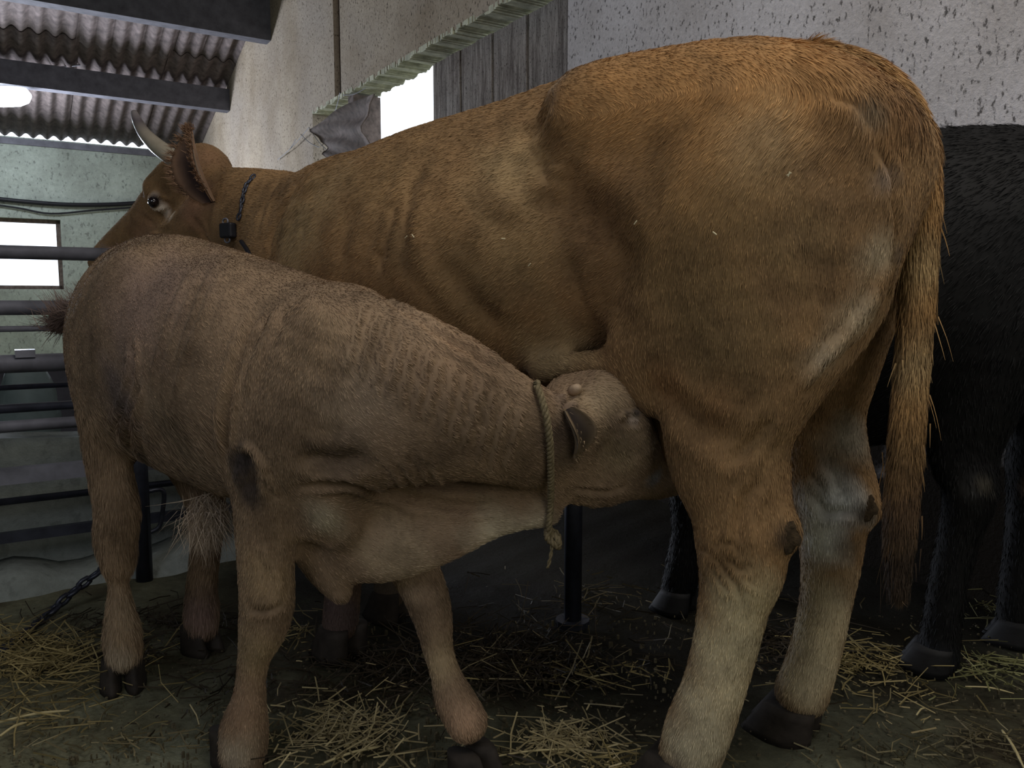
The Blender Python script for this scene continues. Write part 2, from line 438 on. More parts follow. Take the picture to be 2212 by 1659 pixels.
# broken kerb at its foot
q = MB(); kz = bar(60, 1262)[2]
us = np.linspace(-1.0, 3.0, 60); prv = None
kerb_v, kerb_f = [], []
for i, u in enumerate(us):
    hgt = max(.02, .050 + .018 * math.sin(u * 9) + .012 * math.sin(u * 23)); wd = .05 + .02 * math.sin(u * 13) + .01 * math.sin(u * 31)
    for o_, zz in ((-.16, -.03), (-.16, hgt), (wd * .4, hgt * .95), (wd, hgt * .6), (wd + .03, -.03)): kerb_v.append(bpt(u, zz, o_))
for i in range(59):
    for j in range(4): a_ = i * 5 + j; kerb_f.append((a_, a_ + 1, a_ + 6, a_ + 5))
link('trim_3', pydata('trim_3', kerb_v, kerb_f, True), M['lowwall'], kind='structure')
fbz = thing('feed_barrier', 'dark steel feed barrier of horizontal pipes at the left behind the calf', 'barrier', BP)
def hrail(pL, pxe, half, mt='steel', off=.0, square=False, name='rail'):
    z = bar(0, pL, off)[2]
    u0 = 2.8; u1 = np.dot(bar(pxe, 700, off) - BP, UL)
    y = bar(0, pL, off); r = half * proj(y)[2] / FPX
    q = MB()
    if square: q.box(bpt((u0 + u1) / 2, z, off), UL * (u0 - u1) / 2, VD * r * .8, Z * r)
    else: q.tube([bpt(u0, z, off), bpt(u1, z, off)], r, 14)
    return child(name, q.mesh(name, not square), M[mt], fbz)
hrail(544, 560, 15, 'galv'); hrail(665, 560, 16, 'galv'); hrail(711, 560, 6.5, 'galv', -.02)
hrail(787, 560, 20, 'galv'); hrail(884, 560, 10, 'steel', -.06); hrail(923, 560, 13, 'galv')
hrail(1030, 560, 17, 'galv', .0, True); hrail(1085, 560, 8, 'steel', -.08); hrail(1163, 560, 11, 'steel', -.08, True); hrail(838, 560, 6, 'steel', -.06)
# trough and bag beyond the barrier
TO = -1.5; tz = bar(60, 800, TO)[2]; tc0 = bar(-250, 800, TO); tc1 = bar(330, 800, TO)
ua, ub = np.dot(tc1 - BP, UL), np.dot(tc0 - BP, UL)
tt_ = thing('feed_trough', 'long dark feed trough standing behind the rails at left', 'trough', bpt((ua + ub) / 2, 0, TO))
M['trough'] = simple('trough_dark', (.045, .045, .055), .8, var=.5, scale=6)
for nm_, a_ in (('front_panel', (ua, ub, TO, TO - .05, 0, tz)), ('back_panel', (ua, ub, TO - .5, TO - .55, 0, tz)), ('trough_floor', (ua, ub, TO - .05, TO - .5, .12, .17)), ('end_panel', (ua, ua + .05, TO - .05, TO - .5, 0, tz)), ('end_panel', (ub - .05, ub, TO - .05, TO - .5, 0, tz))):
    q = MB(); u0, u1, v0, v1, z0, z1 = a_
    q.box(bpt((u0 + u1) / 2, (z0 + z1) / 2, (v0 + v1) / 2), UL * (u1 - u0) / 2, VD * abs(v1 - v0) / 2, Z * (z1 - z0) / 2)
    child(nm_, q.mesh(nm_), M['trough'], tt_)
bv, bf = [], []
bc = bar(60, 862, -.75)
for i in range(12):
    t = i / 11; z = -.16 + .30 * t
    for j in range(18):
        a_ = 2 * math.pi * j / 18; rr_ = (.105 * (1 - .35 * t ** 3)) * (1 + .09 * math.sin(4 * a_ + 5 * t) + .05 * math.sin(9 * a_ - 7 * t))
        bv.append(bc + UL * rr_ * math.cos(a_) + VD * rr_ * .6 * math.sin(a_) + Z * z)
for i in range(11):
    for j in range(18): bf.append((i * 18 + j, i * 18 + (j + 1) % 18, (i + 1) * 18 + (j + 1) % 18, (i + 1) * 18 + j))
bf.append(tuple(range(18))[::-1]); bf.append(tuple(11 * 18 + j for j in range(18)))
o = link('feed_bag', pydata('feed_bag', bv, bf, True), simple('grey_green_plastic', (.13, .17, .17), .5, var=.3, scale=8, bmp=.4)); o['label'] = 'crumpled grey green bag seen between the rails at left'; o['category'] = 'bag'
st_ = MB(); st_.box(bc - Z * (bc[2] + .16) / 2 - Z * .08, UL * .16, VD * .12, Z * ((bc[2] - .16) / 2))
o = link('concrete_block', st_.mesh('concrete_block'), M['lowwall']); o['label'] = 'concrete block carrying the grey green bag behind the low wall'; o['category'] = 'block'
# bracket on the thick rail
q = MB(); c_ = bar(54, 763); q.box(c_, UL * .028, VD * .03, Z * .012); child('bracket', q.mesh('bracket'), M['galv'], fbz)
# post with loop handle
pz = bar(306, 1290); q = MB()
ptop = bar(306, 700)
pb = pz.copy(); pb[2] = 0
pu = np.dot(pz - BP, UL)
q.tube([bpt(pu, -.01, .10), bpt(pu, ptop[2], .10)], .027, 14); child('post', q.mesh('post', True), M['steel'], fbz)
q = MB(); lpz = [bar(*a_) for a_ in ((318, 1062), (352, 1060), (352, 1100), (344, 1138), (318, 1152))]
q.tube(smooth_path(lpz, 4), .008, 8); child('latch_loop', q.mesh('latch_loop', True), M['steel'], fbz)
u2 = 2.75; q = MB(); q.tube([bpt(u2, -.01, .1), bpt(u2, 1.2, .1)], .03, 14); child('post', q.mesh('post', True), M['steel'], fbz)
# dark chain on the kerb
def chain_links(pts, name, lab, cat, r, mt, parent=None, link_len=None):
    P = smooth_path(pts, 10)
    d = np.r_[0, np.cumsum(np.linalg.norm(np.diff(P, axis=0), axis=1))]
    step = r * 5.2; n = int(d[-1] / step)
    root = thing(name, lab, cat, P[0])
    for i in range(n):
        s0, s1 = i * step, (i + 1) * step
        a_ = np.array([np.interp(s0, d, P[:, k]) for k in range(3)]); b2 = np.array([np.interp(s1, d, P[:, k]) for k in range(3)])
        t = (b2 - a_); ln = np.linalg.norm(t); t /= ln
        u = np.cross(t, Z); u /= np.linalg.norm(u) + 1e-9; w2 = np.cross(t, u)
        s_ = u if i % 2 else w2
        c0 = (a_ + b2) / 2; hl = ln * .5; hw = r * 1.5
        ring = [c0 + t * hl * math.cos(q_) * 1.25 + s_ * hw * math.sin(q_) for q_ in np.linspace(0, 2 * math.pi, 9)]
        q = MB(); q.tube(ring, r, 5, False); child('chain_link', q.mesh('chain_link', True), mt, root)
    return root
chain_links([atY(240, 1218, 2.50), atY(200, 1245, 2.47), atY(150, 1285, 2.42), atY(95, 1335, 2.34), ground(35, 1385, .015), ground(-40, 1425, .012)], 'chain', 'dark chain slung from the feed barrier foot to the floor at left', 'chain', .007, M['steel'])

# ------------------------------------------------------------------ implicit surface engine
def surface_nets(G, org, h):
    s = (G < 0)
    nx, ny, nz = G.shape
    c = np.zeros((nx - 1, ny - 1, nz - 1), np.int8)
    for dx in (0, 1):
        for dy in (0, 1):
            for dz in (0, 1): c += s[dx:nx - 1 + dx, dy:ny - 1 + dy, dz:nz - 1 + dz]
    act = (c > 0) & (c < 8)
    idx = -np.ones(act.shape, np.int64); ix = np.argwhere(act); idx[act] = np.arange(len(ix))
    acc = np.zeros((len(ix), 3)); cnt = np.zeros(len(ix))
    I, J, Kk = ix.T
    for ax in range(3):
        o1, o2 = [q for q in range(3) if q != ax]
        for a_ in (0, 1):
            for b2 in (0, 1):
                off = [0, 0, 0]; off[o1] = a_; off[o2] = b2
                off2 = list(off); off2[ax] = 1
                g0 = G[I + off[0], J + off[1], Kk + off[2]]; g1 = G[I + off2[0], J + off2[1], Kk + off2[2]]
                cr = (g0 < 0) != (g1 < 0)
                t = np.where(cr, g0 / np.where(cr, g0 - g1, 1), 0)
                p = np.zeros((len(ix), 3)); p[:, o1] = a_; p[:, o2] = b2; p[:, ax] = t
                acc += p * cr[:, None]; cnt += cr
    V = (ix + acc / cnt[:, None]) * h + org
    faces = []
    for ax in range(3):
        o1, o2 = (ax + 1) % 3, (ax + 2) % 3
        a_ = [slice(1, -1)] * 3; a_[ax] = slice(0, -1); b2 = list(a_); b2[ax] = slice(1, None)
        s0, s1 = s[tuple(a_)], s[tuple(b2)]
        e = np.argwhere(s0 != s1); flip = s0[s0 != s1]
        e = e + 1; e[:, ax] -= 1
        def cell(d1, d2):
            q = e.copy(); q[:, o1] -= d1; q[:, o2] -= d2
            return idx[q[:, 0], q[:, 1], q[:, 2]]
        f = np.stack([cell(0, 0), cell(1, 0), cell(1, 1), cell(0, 1)], -1)
        f[~flip] = f[~flip][:, ::-1]
        faces.append(f)
    return V, np.concatenate(faces)

class Animal:
    def __init__(s, O, head, near):
        s.O = np.array([O[0], O[1], 0.0]); s.f = np.array([*head, 0.0]); s.f /= np.linalg.norm(s.f)
        s.n = np.array([-s.f[1], s.f[0], 0]); s.n *= np.sign(np.dot(s.n, [0, -1, 0])) * near
        s.prims = []
    def P(s, px, py, l=0.0, Y=None):
        if Y is not None: return atY(px, py, Y)
        return onplane(px, py, s.O + s.n * l, s.n)
    def pxr(s, p, hw): return hw * proj(p)[2] / FPX
    def chain(s, nodes, k=.04, flow=1, lat=None, smooth=True, flat=1.0):
        """nodes: (px,py,hw,l) or dict(Y=...) ; radii (vertical, lateral = flat*vertical)"""
        pts = []
        for nd in nodes:
            px, py, hw, l = nd[:4]
            fl = nd[4] if len(nd) > 4 else flat
            Y = nd[5] if len(nd) > 5 else None
            p = s.P(px, py, l, Y); r = s.pxr(p, hw)
            pts.append([*p, r, r * fl])
        if smooth and len(pts) > 2: pts = smooth_path(pts, 3)
        s.cid = getattr(s, 'cid', 0) + 1
        for a_, b2 in zip(pts[:-1], pts[1:]): s.prims.append(('seg', np.array(a_), np.array(b2), k, flow, lat, s.cid))
        return s
    def torso(s, st, k=.05):
        pts = []
        for px, top, bot, rl, *r in st:
            l = r[0] if r else 0.0
            a_, b2 = s.P(px, top, l), s.P(px, bot, l)
            # keep the section upright: same (x,y), different z
            c0 = (a_ + b2) / 2; pts.append([*c0, abs(a_[2] - b2[2]) / 2, rl])
        pts = smooth_path(pts, 3)
        s.cid = getattr(s, 'cid', 0) + 1
        for a_, b2 in zip(pts[:-1], pts[1:]): s.prims.append(('seg', np.array(a_), np.array(b2), k, 1, None, s.cid))
    def ball(s, px, py, hw, l=0.0, k=.04, sub=False, ell=(1, 1, 1), Y=None):
        p = s.P(px, py, l, Y); r = s.pxr(p, hw)
        s.prims.append(('ell', p, np.array(ell) * r, k, sub, None)); return s
    def sd(s, p, pr):
        if pr[0] == 'seg':
            a_, b2 = pr[1], pr[2]
            ab = b2[:3] - a_[:3]; L2 = np.dot(ab, ab) + 1e-9
            t = np.clip(((p - a_[:3]) @ ab) / L2, 0, 1)
            d = p - (a_[:3] + t[..., None] * ab)
            rv = a_[3] + (b2[3] - a_[3]) * t; rl = a_[4] + (b2[4] - a_[4]) * t
            lat = pr[5] if pr[5] is not None else s.n
            u_ = ab / math.sqrt(L2); lat = lat - u_ * np.dot(lat, u_); lat = lat / np.linalg.norm(lat)
            dl = d @ lat; da = d @ u_; ra = np.minimum(rv, rl)
            rest2 = np.maximum((d * d).sum(-1) - dl * dl - da * da, 0)
            k0 = np.sqrt(rest2 / rv ** 2 + dl * dl / rl ** 2 + da * da / ra ** 2); k1 = np.sqrt(rest2 / rv ** 4 + dl * dl / rl ** 4 + da * da / ra ** 4)
            return np.where(k1 > 1e-6, k0 * (k0 - 1) / (k1 + 1e-9), -np.minimum(rv, rl))
        d = p - pr[1]; q = np.stack([d @ s.f, d @ s.n, d[..., 2]], -1)
        k0 = np.sqrt(((q / pr[2]) ** 2).sum(-1)); k1 = np.sqrt(((q / pr[2] ** 2) ** 2).sum(-1))
        return np.where(k1 > 1e-6, k0 * (k0 - 1) / (k1 + 1e-9), -pr[2].min())
    def build(s, h=.008):
        lo, hi = np.array([9.] * 3), -np.array([9.] * 3)
        bb = []
        for pr in s.prims:
            if pr[0] == 'seg': r = max(pr[1][3:].max(), pr[2][3:].max()); a_ = np.minimum(pr[1][:3], pr[2][:3]) - r; b2 = np.maximum(pr[1][:3], pr[2][:3]) + r
            else: r = pr[2].max(); a_, b2 = pr[1] - r, pr[1] + r
            bb.append((a_, b2))
            if pr[0] == 'seg' or not pr[4]: lo = np.minimum(lo, a_); hi = np.maximum(hi, b2)
        lo -= .03; hi += .03
        n = np.ceil((hi - lo) / h).astype(int) + 1
        G = np.full(n, .3, np.float32)
        ax = [lo[i] + np.arange(n[i]) * h for i in range(3)]
        groups = []
        for pr, q_ in zip(s.prims, bb):
            if pr[0] == 'seg' and groups and groups[-1][0][0][0] == 'seg' and groups[-1][0][0][6] == pr[6]: groups[-1][0].append(pr); groups[-1][1].append(q_)
            else: groups.append(([pr], [q_]))
        def box(a_, b2, e):
            i0 = np.clip(((a_ - e - lo) / h).astype(int), 0, n - 1); i1 = np.clip(np.ceil((b2 + e - lo) / h).astype(int) + 1, 1, n)
            return tuple(slice(i0[i], i1[i]) for i in range(3))
        for prs, bbs in groups:
            k = prs[0][3]; e = k + .03
            sl = box(np.min([q_[0] for q_ in bbs], 0), np.max([q_[1] for q_ in bbs], 0), e)
            g_ = G[sl]; off = np.array([q_.start for q_ in sl])
            d = np.full(g_.shape, 1.0, np.float32)
            for pr, (a_, b2) in zip(prs, bbs):
                s2 = box(a_, b2, e)
                p = np.stack(np.meshgrid(*[ax[i][s2[i]] for i in range(3)], indexing='ij'), -1).astype(np.float32)
                loc = tuple(slice(s2[i].start - off[i], s2[i].stop - off[i]) for i in range(3))
                dn = s.sd(p, pr).astype(np.float32); dd = d[loc]
                d[loc] = np.minimum(dd, dn)
            if prs[0][0] == 'ell' and prs[0][4]:
                hh = np.clip(.5 - .5 * (g_ + d) / k, 0, 1)       # smooth subtraction
                G[sl] = g_ * (1 - hh) + (-d) * hh + k * hh * (1 - hh)
            else:
                hh = np.maximum(k - np.abs(g_ - d), 0) / k
                G[sl] = np.minimum(g_, d) - hh * hh * k * .25
        s.V, s.F = surface_nets(G, lo, h)
        # keep the largest shell out of stray bits is unnecessary: all prims overlap
        s.relax(6)
        return s
    def relax(s, it):
        e = np.concatenate([s.F[:, [0, 1]], s.F[:, [1, 2]], s.F[:, [2, 3]], s.F[:, [3, 0]]])
        for lam in [.5, -.52] * it:
            acc = np.zeros_like(s.V); cnt = np.zeros(len(s.V))
            for k in range(3):
                acc[:, k] = np.bincount(e[:, 0], s.V[e[:, 1], k], len(s.V)) + np.bincount(e[:, 1], s.V[e[:, 0], k], len(s.V))
            cnt = np.bincount(e[:, 0], minlength=len(s.V)) + np.bincount(e[:, 1], minlength=len(s.V))
            s.V = s.V + lam * (acc / cnt[:, None] - s.V)
        s.normals()
    def normals(s):
        a_, b2, c_, d_ = (s.V[s.F[:, k]] for k in range(4))
        fn = np.cross(c_ - a_, d_ - b2)
        N_ = np.zeros_like(s.V)
        for k in range(4):
            for q in range(3): N_[:, q] += np.bincount(s.F[:, k], fn[:, q], len(s.V))
        s.N = N_ / (np.linalg.norm(N_, axis=1, keepdims=True) + 1e-12)
        s.fn = fn
    def hit(s, px, py, rad=9):
        x, y, d = proj(s.V)
        q = np.hypot(x - px, y - py) < rad
        if not q.any(): return None
        d = np.where(q, d, 99); return s.V[np.argmin(d)].copy()
    def fold(s, pts, wpx, amp, kind='groove'):
        """press a groove or raise a ridge along a line lying on the hide"""
        P = [s.hit(*p) for p in smooth_path(pts, 3)]
        P = np.array([p for p in P if p is not None])
        if len(P) < 2: return
        wd = wpx * proj(P.mean(0))[2] / FPX
        dist = np.full(len(s.V), 9.); tt = np.zeros(len(s.V)); nS = len(P) - 1
        for i in range(nS):
            ab = P[i + 1] - P[i]; t = np.clip(((s.V - P[i]) @ ab) / (ab @ ab + 1e-9), 0, 1)
            dd = np.linalg.norm(s.V - (P[i] + t[:, None] * ab), axis=1)
            q = dd < dist; dist[q] = dd[q]; tt[q] = (i + t[q]) / nS
        fade = np.clip(np.sin(np.pi * np.clip(tt, .02, .98)) * 1.8, 0, 1)
        x = dist / wd
        sh = np.exp(-x * x * 2) * (1 if kind == 'ridge' else -1)
        if kind == 'groove': sh = sh + .5 * np.exp(-(x - 1.5) ** 2 * 3)
        if kind == 'ridge': sh = sh - .4 * np.exp(-(x - 1.5) ** 2 * 3)
        s.V += s.N * (sh * fade * amp)[:, None]
    def flow(s, P):
        D = np.zeros_like(P)
        for pr in s.prims:
            if pr[0] != 'seg' or pr[4] == 0: continue
            c0 = (pr[1][:3] + pr[2][:3]) / 2; r = max(pr[1][3:].max(), pr[2][3:].max()) + .3
            q = np.where(np.linalg.norm(P - c0, axis=1) < r)[0]
            if len(q) == 0: continue
            d = np.abs(s.sd(P[q], pr)); w_ = np.exp(-d / .02)
            v = pr[2][:3] - pr[1][:3]; v = v / (np.linalg.norm(v) + 1e-9) * pr[4]
            D[q] += w_[:, None] * v
        D /= np.linalg.norm(D, axis=1, keepdims=True) + 1e-6
        D[:, 2] -= .35
        return D
    def fur(s, count, length, width, colfun, lift=.25, seedv=1, clump=.25, only_front=True, zmin=-1):
        r = np.random.default_rng(seedv)
        area_ = np.linalg.norm(s.fn, axis=1) * .5
        cen = s.V[s.F].mean(1); fnn = s.fn / (np.linalg.norm(s.fn, axis=1, keepdims=True) + 1e-12)
        if only_front:
            vd = np.array([0, 0, CH]) - cen; vd /= np.linalg.norm(vd, axis=1, keepdims=True)
            area_ = area_ * np.where((fnn * vd).sum(1) > -.25, 1, .12)
        pick = r.choice(len(s.F), count, p=area_ / area_.sum())
        a_, b2 = r.random((2, count, 1))
        q = s.V[s.F[pick]]
        P = (q[:, 0] * (1 - a_) + q[:, 1] * a_) * (1 - b2) + (q[:, 3] * (1 - a_) + q[:, 2] * a_) * b2
        qn = s.N[s.F[pick]]; Nn = (qn[:, 0] * (1 - a_) + qn[:, 1] * a_) * (1 - b2) + (qn[:, 3] * (1 - a_) + qn[:, 2] * a_) * b2
        Nn /= np.linalg.norm(Nn, axis=1, keepdims=True) + 1e-9
        D = s.flow(P)
        # low-frequency swirl so that the coat lies in tufts
        sw = np.stack([np.sin(P[:, 0] * 31 + P[:, 2] * 17) + np.sin(P[:, 1] * 53 + 1), np.sin(P[:, 1] * 37 + P[:, 0] * 19) + np.sin(P[:, 2] * 47 + 2), np.sin(P[:, 2] * 29 + P[:, 1] * 23) + np.sin(P[:, 0] * 59)], -1)
        D = D + clump * .35 * sw + .13 * r.normal(size=D.shape)
        D -= Nn * (D * Nn).sum(1, keepdims=True)
        D /= np.linalg.norm(D, axis=1, keepdims=True) + 1e-9
        ln = length(P) if callable(length) else length
        ln = ln * (.6 + .8 * r.random(count))
        lf = lift * (.3 + 1.2 * r.random((count, 1)))
        side = np.cross(Nn, D); roll = r.normal(size=(count, 1)) * .55
        side = side * np.cos(roll) + Nn * np.sin(roll)
        wd = width * (.7 + .6 * r.random((count, 1))) * .5
        ln = ln[:, None]
        tip1 = P + (D + Nn * lf) / np.sqrt(1 + lf ** 2) * ln * .55
        tip2 = tip1 + (D + Nn * lf * .2) * ln * .5
        base = P - Nn * .001
        VV = np.stack([base - side * wd, base + side * wd, tip1 + side * wd * .8, tip1 - side * wd * .8, tip2], 1).reshape(-1, 3)
        k = np.arange(count) * 5
        q4 = np.stack([k, k + 1, k + 2, k + 3], -1); t3 = np.stack([k + 3, k + 2, k + 4], -1)
        c = colfun(P) * (.80 + .45 * r.random((count, 1)))
        C = np.repeat(c, 5, axis=0); C[0::5] *= .8; C[1::5] *= .8; C[4::5] *= 1.12
        return VV, q4, t3, C
    def mesh(s, name, colfun, fur=None):
        V = s.V; C = colfun(s.V) * .80
        loops = [s.F.ravel()]; starts_n = [np.full(len(s.F), 4)]
        smooth = [np.ones(len(s.F), bool)]
        mi = [np.zeros(len(s.F), int)]
        if fur is not None:
            fv, q4, t3, fc = fur; n = len(V)
            V = np.concatenate([V, fv]); C = np.concatenate([C, fc])
            loops += [(q4 + n).ravel(), (t3 + n).ravel()]; starts_n += [np.full(len(q4), 4), np.full(len(t3), 3)]
            smooth += [np.ones(len(q4), bool), np.ones(len(t3), bool)]; mi += [np.zeros(len(q4) + len(t3), int)]
        loops = np.concatenate(loops).astype(np.int32); sz = np.concatenate(starts_n)
        st = np.r_[0, np.cumsum(sz)[:-1]].astype(np.int32)
        m = bpy.data.meshes.new(name)
        m.vertices.add(len(V)); m.vertices.foreach_set('co', V.astype(np.float32).ravel())
        m.loops.add(len(loops)); m.loops.foreach_set('vertex_index', loops)
        m.polygons.add(len(sz)); m.polygons.foreach_set('loop_start', st); m.polygons.foreach_set('loop_total', sz.astype(np.int32))
        m.polygons.foreach_set('use_smooth', np.concatenate(smooth))
        at = m.color_attributes.new('coat', 'FLOAT_COLOR', 'POINT')
        at.data.foreach_set('color', np.c_[np.clip(C, 0, 1), np.ones(len(C))].astype(np.float32).ravel())
        m.update(calc_edges=True)
        return m
def coat_mat(name, rough=.8, sheen=.12):
    m, N, L, B = mat(name)
    at = N.new('ShaderNodeAttribute'); at.attribute_name = 'coat'
    n = noise(N, L, 7, 8, .68)
    c = mix(N, L, .8, at.outputs['Color'], ramp(N, L, n, [(.32, (.42, .40, .38)), (.5, (.95, .95, .95)), (.68, (1.3, 1.3, 1.28))]), 'MULTIPLY')
    L.new(c, B.inputs['Base Color']); B.inputs['Roughness'].default_value = rough; B.inputs['Specular IOR Level'].default_value = .25
    B.inputs['Sheen Weight'].default_value = sheen; B.inputs['Sheen Roughness'].default_value = .4
    B.inputs['Sheen Tint'].default_value = (1, .9, .75, 1)
    return m
M['coat'] = coat_mat('cattle_coat')
M['darkcoat'] = coat_mat('black_coat_hair', .7, 0)
M['blackhoof'] = simple('black_hoof', (.012, .012, .013), .7, var=.4, scale=12, bmp=.5)
def painter(base, blobs, an, second=None):
    """coat colours: base with soft marks, some of them painted shade; blob = (px,py,radius_px,colour,strength)"""
    B_ = []
    for px, py, rp, colr, st, *ex in blobs:
        p = an.P(px, py, *ex) if ex else an.hit(px, py, 14)
        if p is None: continue
        B_.append((p, rp * proj(p)[2] / FPX, np.array(colr), st))
    base = np.array(base)
    def f(P):
        t = .5 + .25 * np.sin(P[:, 0] * 5.3 + P[:, 2] * 3.1 + 2 * np.sin(P[:, 1] * 4)) + .25 * np.sin(P[:, 2] * 7.9 - P[:, 1] * 6.1 + 1.7 * np.sin(P[:, 0] * 9))
        c = base[None] * (.88 + .24 * t[:, None])
        if second is not None:
            for zz0, zz1, col2, st2 in second:
                ww = np.clip((P[:, 2] - zz0) / (zz1 - zz0), 0, 1)[:, None] * st2; c = c * (1 - ww) + np.array(col2) * ww
        for p, r_, colr, st in B_:
            d = np.linalg.norm(P - p, axis=1) * (1 + .15 * np.sin(P[:, 0] * 60 + P[:, 2] * 47))
            w_ = (np.clip(1.35 - d / r_, 0, 1) ** 1.2 * st)[:, None]; w_ = np.minimum(w_, 1)
            c = c * (1 - w_) + colr * w_
        return c
    return f
def strands(roots, dirs, ln, wd, bend, colour_fn, name, seedv=3, jitter=.3, seg=4):
    """long hairs as narrow bent ribbons"""
    r = np.random.default_rng(seedv); n = len(roots)
    D = dirs + r.normal(size=dirs.shape) * jitter; D /= np.linalg.norm(D, axis=1, keepdims=True)
    S = np.cross(D, r.normal(size=D.shape)); S /= np.linalg.norm(S, axis=1, keepdims=True) + 1e-9
    L_ = ln * (.5 + .8 * r.random((n, 1)))
    P = roots.copy(); rows = []
    for i in range(seg + 1):
        w_ = wd * (1 - i / seg) * .5 + wd * .08
        rows += [P - S * w_, P + S * w_]
        P = P + D * L_ / seg; D = D + np.asarray(bend) / seg + r.normal(size=D.shape) * jitter * .25; D /= np.linalg.norm(D, axis=1, keepdims=True)
    V = np.stack(rows, 1).reshape(-1, 3); nv = (seg + 1) * 2
    base = np.arange(n)[:, None] * nv
    F = np.concatenate([base + np.array([[2 * i, 2 * i + 1, 2 * i + 3, 2 * i + 2]]) for i in range(seg)])
    m = bpy.data.meshes.new(name)
    m.vertices.add(len(V)); m.vertices.foreach_set('co', V.astype(np.float32).ravel())
    m.loops.add(F.size); m.loops.foreach_set('vertex_index', F.astype(np.int32).ravel())
    m.polygons.add(len(F)); m.polygons.foreach_set('loop_start', (np.arange(len(F)) * 4).astype(np.int32)); m.polygons.foreach_set('loop_total', np.full(len(F), 4, np.int32))
    at = m.color_attributes.new('coat', 'FLOAT_COLOR', 'POINT')
    C = np.repeat(colour_fn(roots) * (.6 + .8 * r.random((n, 1))), nv, axis=0)
    at.data.foreach_set('color', np.c_[np.clip(C, 0, 1), np.ones(len(C))].astype(np.float32).ravel())
    m.update(calc_edges=True)
    return m
def hoof_mesh(center, fwd, size=.055, height=.06, claw=1):
    """one claw of a cloven hoof standing on the floor"""
    fwd = np.array([fwd[0], fwd[1], 0.]); fwd /= np.linalg.norm(fwd); sd = np.array([-fwd[1], fwd[0], 0]) * claw
    rings = []
    for t in np.linspace(0, 1, 6):
        z = height * t; k = 1 - .28 * t; ring = []
        for a_ in np.linspace(0, 2 * math.pi, 14, endpoint=False):
            x = math.cos(a_); y = math.sin(a_)
            xx = (x * (1.25 if x > 0 else .9)) * size * k - t * .35 * size
            yy = y * size * .56 * k * (1 - .30 * max(0, x)) + size * .54 - .06 * size * max(0, x)
            if y < -.3: yy = max(yy, size * .06)
            ring.append(center + fwd * xx + sd * yy + Z * z)
        rings.append(ring)
    v = [p for r_ in rings for p in r_]; n = 14; f = []
    for i in range(5):
        for k in range(n): a_ = i * n + k; b2 = i * n + (k + 1) % n; f.append((a_, b2, b2 + n, a_ + n))
    f.append(tuple(range(n))[::-1]); f.append(tuple(5 * n + k for k in range(n)))
    if claw < 0: f = [q[::-1] for q in f]
    return pydata('hoof_claw', v, f, True)

# ================================================================== THE COW
cow = Animal((.48, 1.60), (-.82, .572), 1)
cow.torso([(1880, 170, 480, .105), (1780, 125, 640, .18), (1620, 110, 740, .235), (1440, 125, 770, .235), (1300, 152, 800, .215), (1150, 212, 850, .27), (977, 268, 880, .31), (850, 315, 880, .275), (736, 350, 850, .20), (680, 362, 760, .16)])
cow.ball(1050, 560, 215, .10, .08, ell=(1.3, .95, 1.0))                       # barrel
cow.ball(1275, 255, 70, .19, .11, ell=(1.2, .7, 1))                           # hook
cow.ball(1275, 250, 60, -.20, .07)
cow.chain([(1270, 225, 60, .17), (1450, 200, 85, .14), (1700, 190, 80, .12), (1880, 260, 55, .09)], .07, lat=None)
cow.chain([(1560, 330, 195, .10, .7), (1580, 520, 235, .14, .55), (1590, 680, 200, .16, .6), (1585, 820, 160, .165, .65), (1565, 920, 140, .165, .65), (1572, 1010, 127, .165, .7), (1592, 1090, 108, .165, .7), (1602, 1160, 103, .165, .72), (1600, 1230, 92, .165, .75), (1585, 1300, 76, .165, .8), (1565, 1400, 68, .165, .85), (1540, 1490, 66, .165, .9), (1510, 1570, 70, .165, .95), (1492, 1625, 66, .165, 1.0)], .11)
cow.ball(1690, 1150, 32, .165, .03)                                            # point of hock
cow.chain([(1630, 1000, 60, .165), (1668, 1080, 34, .165), (1690, 1150, 26, .165)], .03)
cow.chain([(1860, 300, 85, .09), (1862, 480, 88, .09), (1820, 640, 90, .11), (1735, 780, 80, .135), (1650, 890, 60, .15)], .05)   # near ham
cow.chain([(1860, 330, 70, -.09), (1862, 500, 90, -.09), (1850, 640, 92, -.10), (1800, 780, 95, -.14), (1775, 890, 88, -.165, .8), (1780, 990, 92, -.165, .75), (1795, 1070, 88, -.165, .75), (1795, 1140, 74, -.165, .75), (1795, 1200, 64, -.165, .8), (1785, 1290, 54, -.165, .85), (1768, 1380, 52, -.165, .9), (1748, 1450, 53, -.165, .95), (1733, 1492, 56, -.165, 1.)], .05)
cow.chain([(1800, 980, 40, -.165), (1850, 1050, 30, -.165), (1876, 1105, 22, -.165)], .035)
cow.ball(1395, 740, 95, .19, .07, ell=(.8, .5, 1.1))                            # stifle
cow.chain([(1170, 800, 26, .17), (1250, 785, 24, .18), (1330, 800, 30, .18), (1400, 860, 30, .17)], .05)   # flank fold
cow.ball(1450, 900, 120, 0, .05)                                                # udder
# shoulders and forelegs
cow.chain([(735, 400, 85, .12, .6), (715, 520, 120, .15, .55), (740, 650, 130, .15, .6), (760, 780, 100, .15, .7), (770, 900, 75, .14, .8), (765, 1010, 60, .13), (755, 1110, 52, .13), (750, 1180, 50, .13), (742, 1260, 38, .13), (738, 1310, 38, .13), (735, 1345, 38, .13)], .05)
cow.chain([(770, 800, 80, -.14), (820, 900, 65, -.14), (838, 1010, 55, -.14), (842, 1110, 48, -.14), (842, 1180, 44, -.14), (842, 1240, 34, -.14), (842, 1280, 34, -.14)], .05)
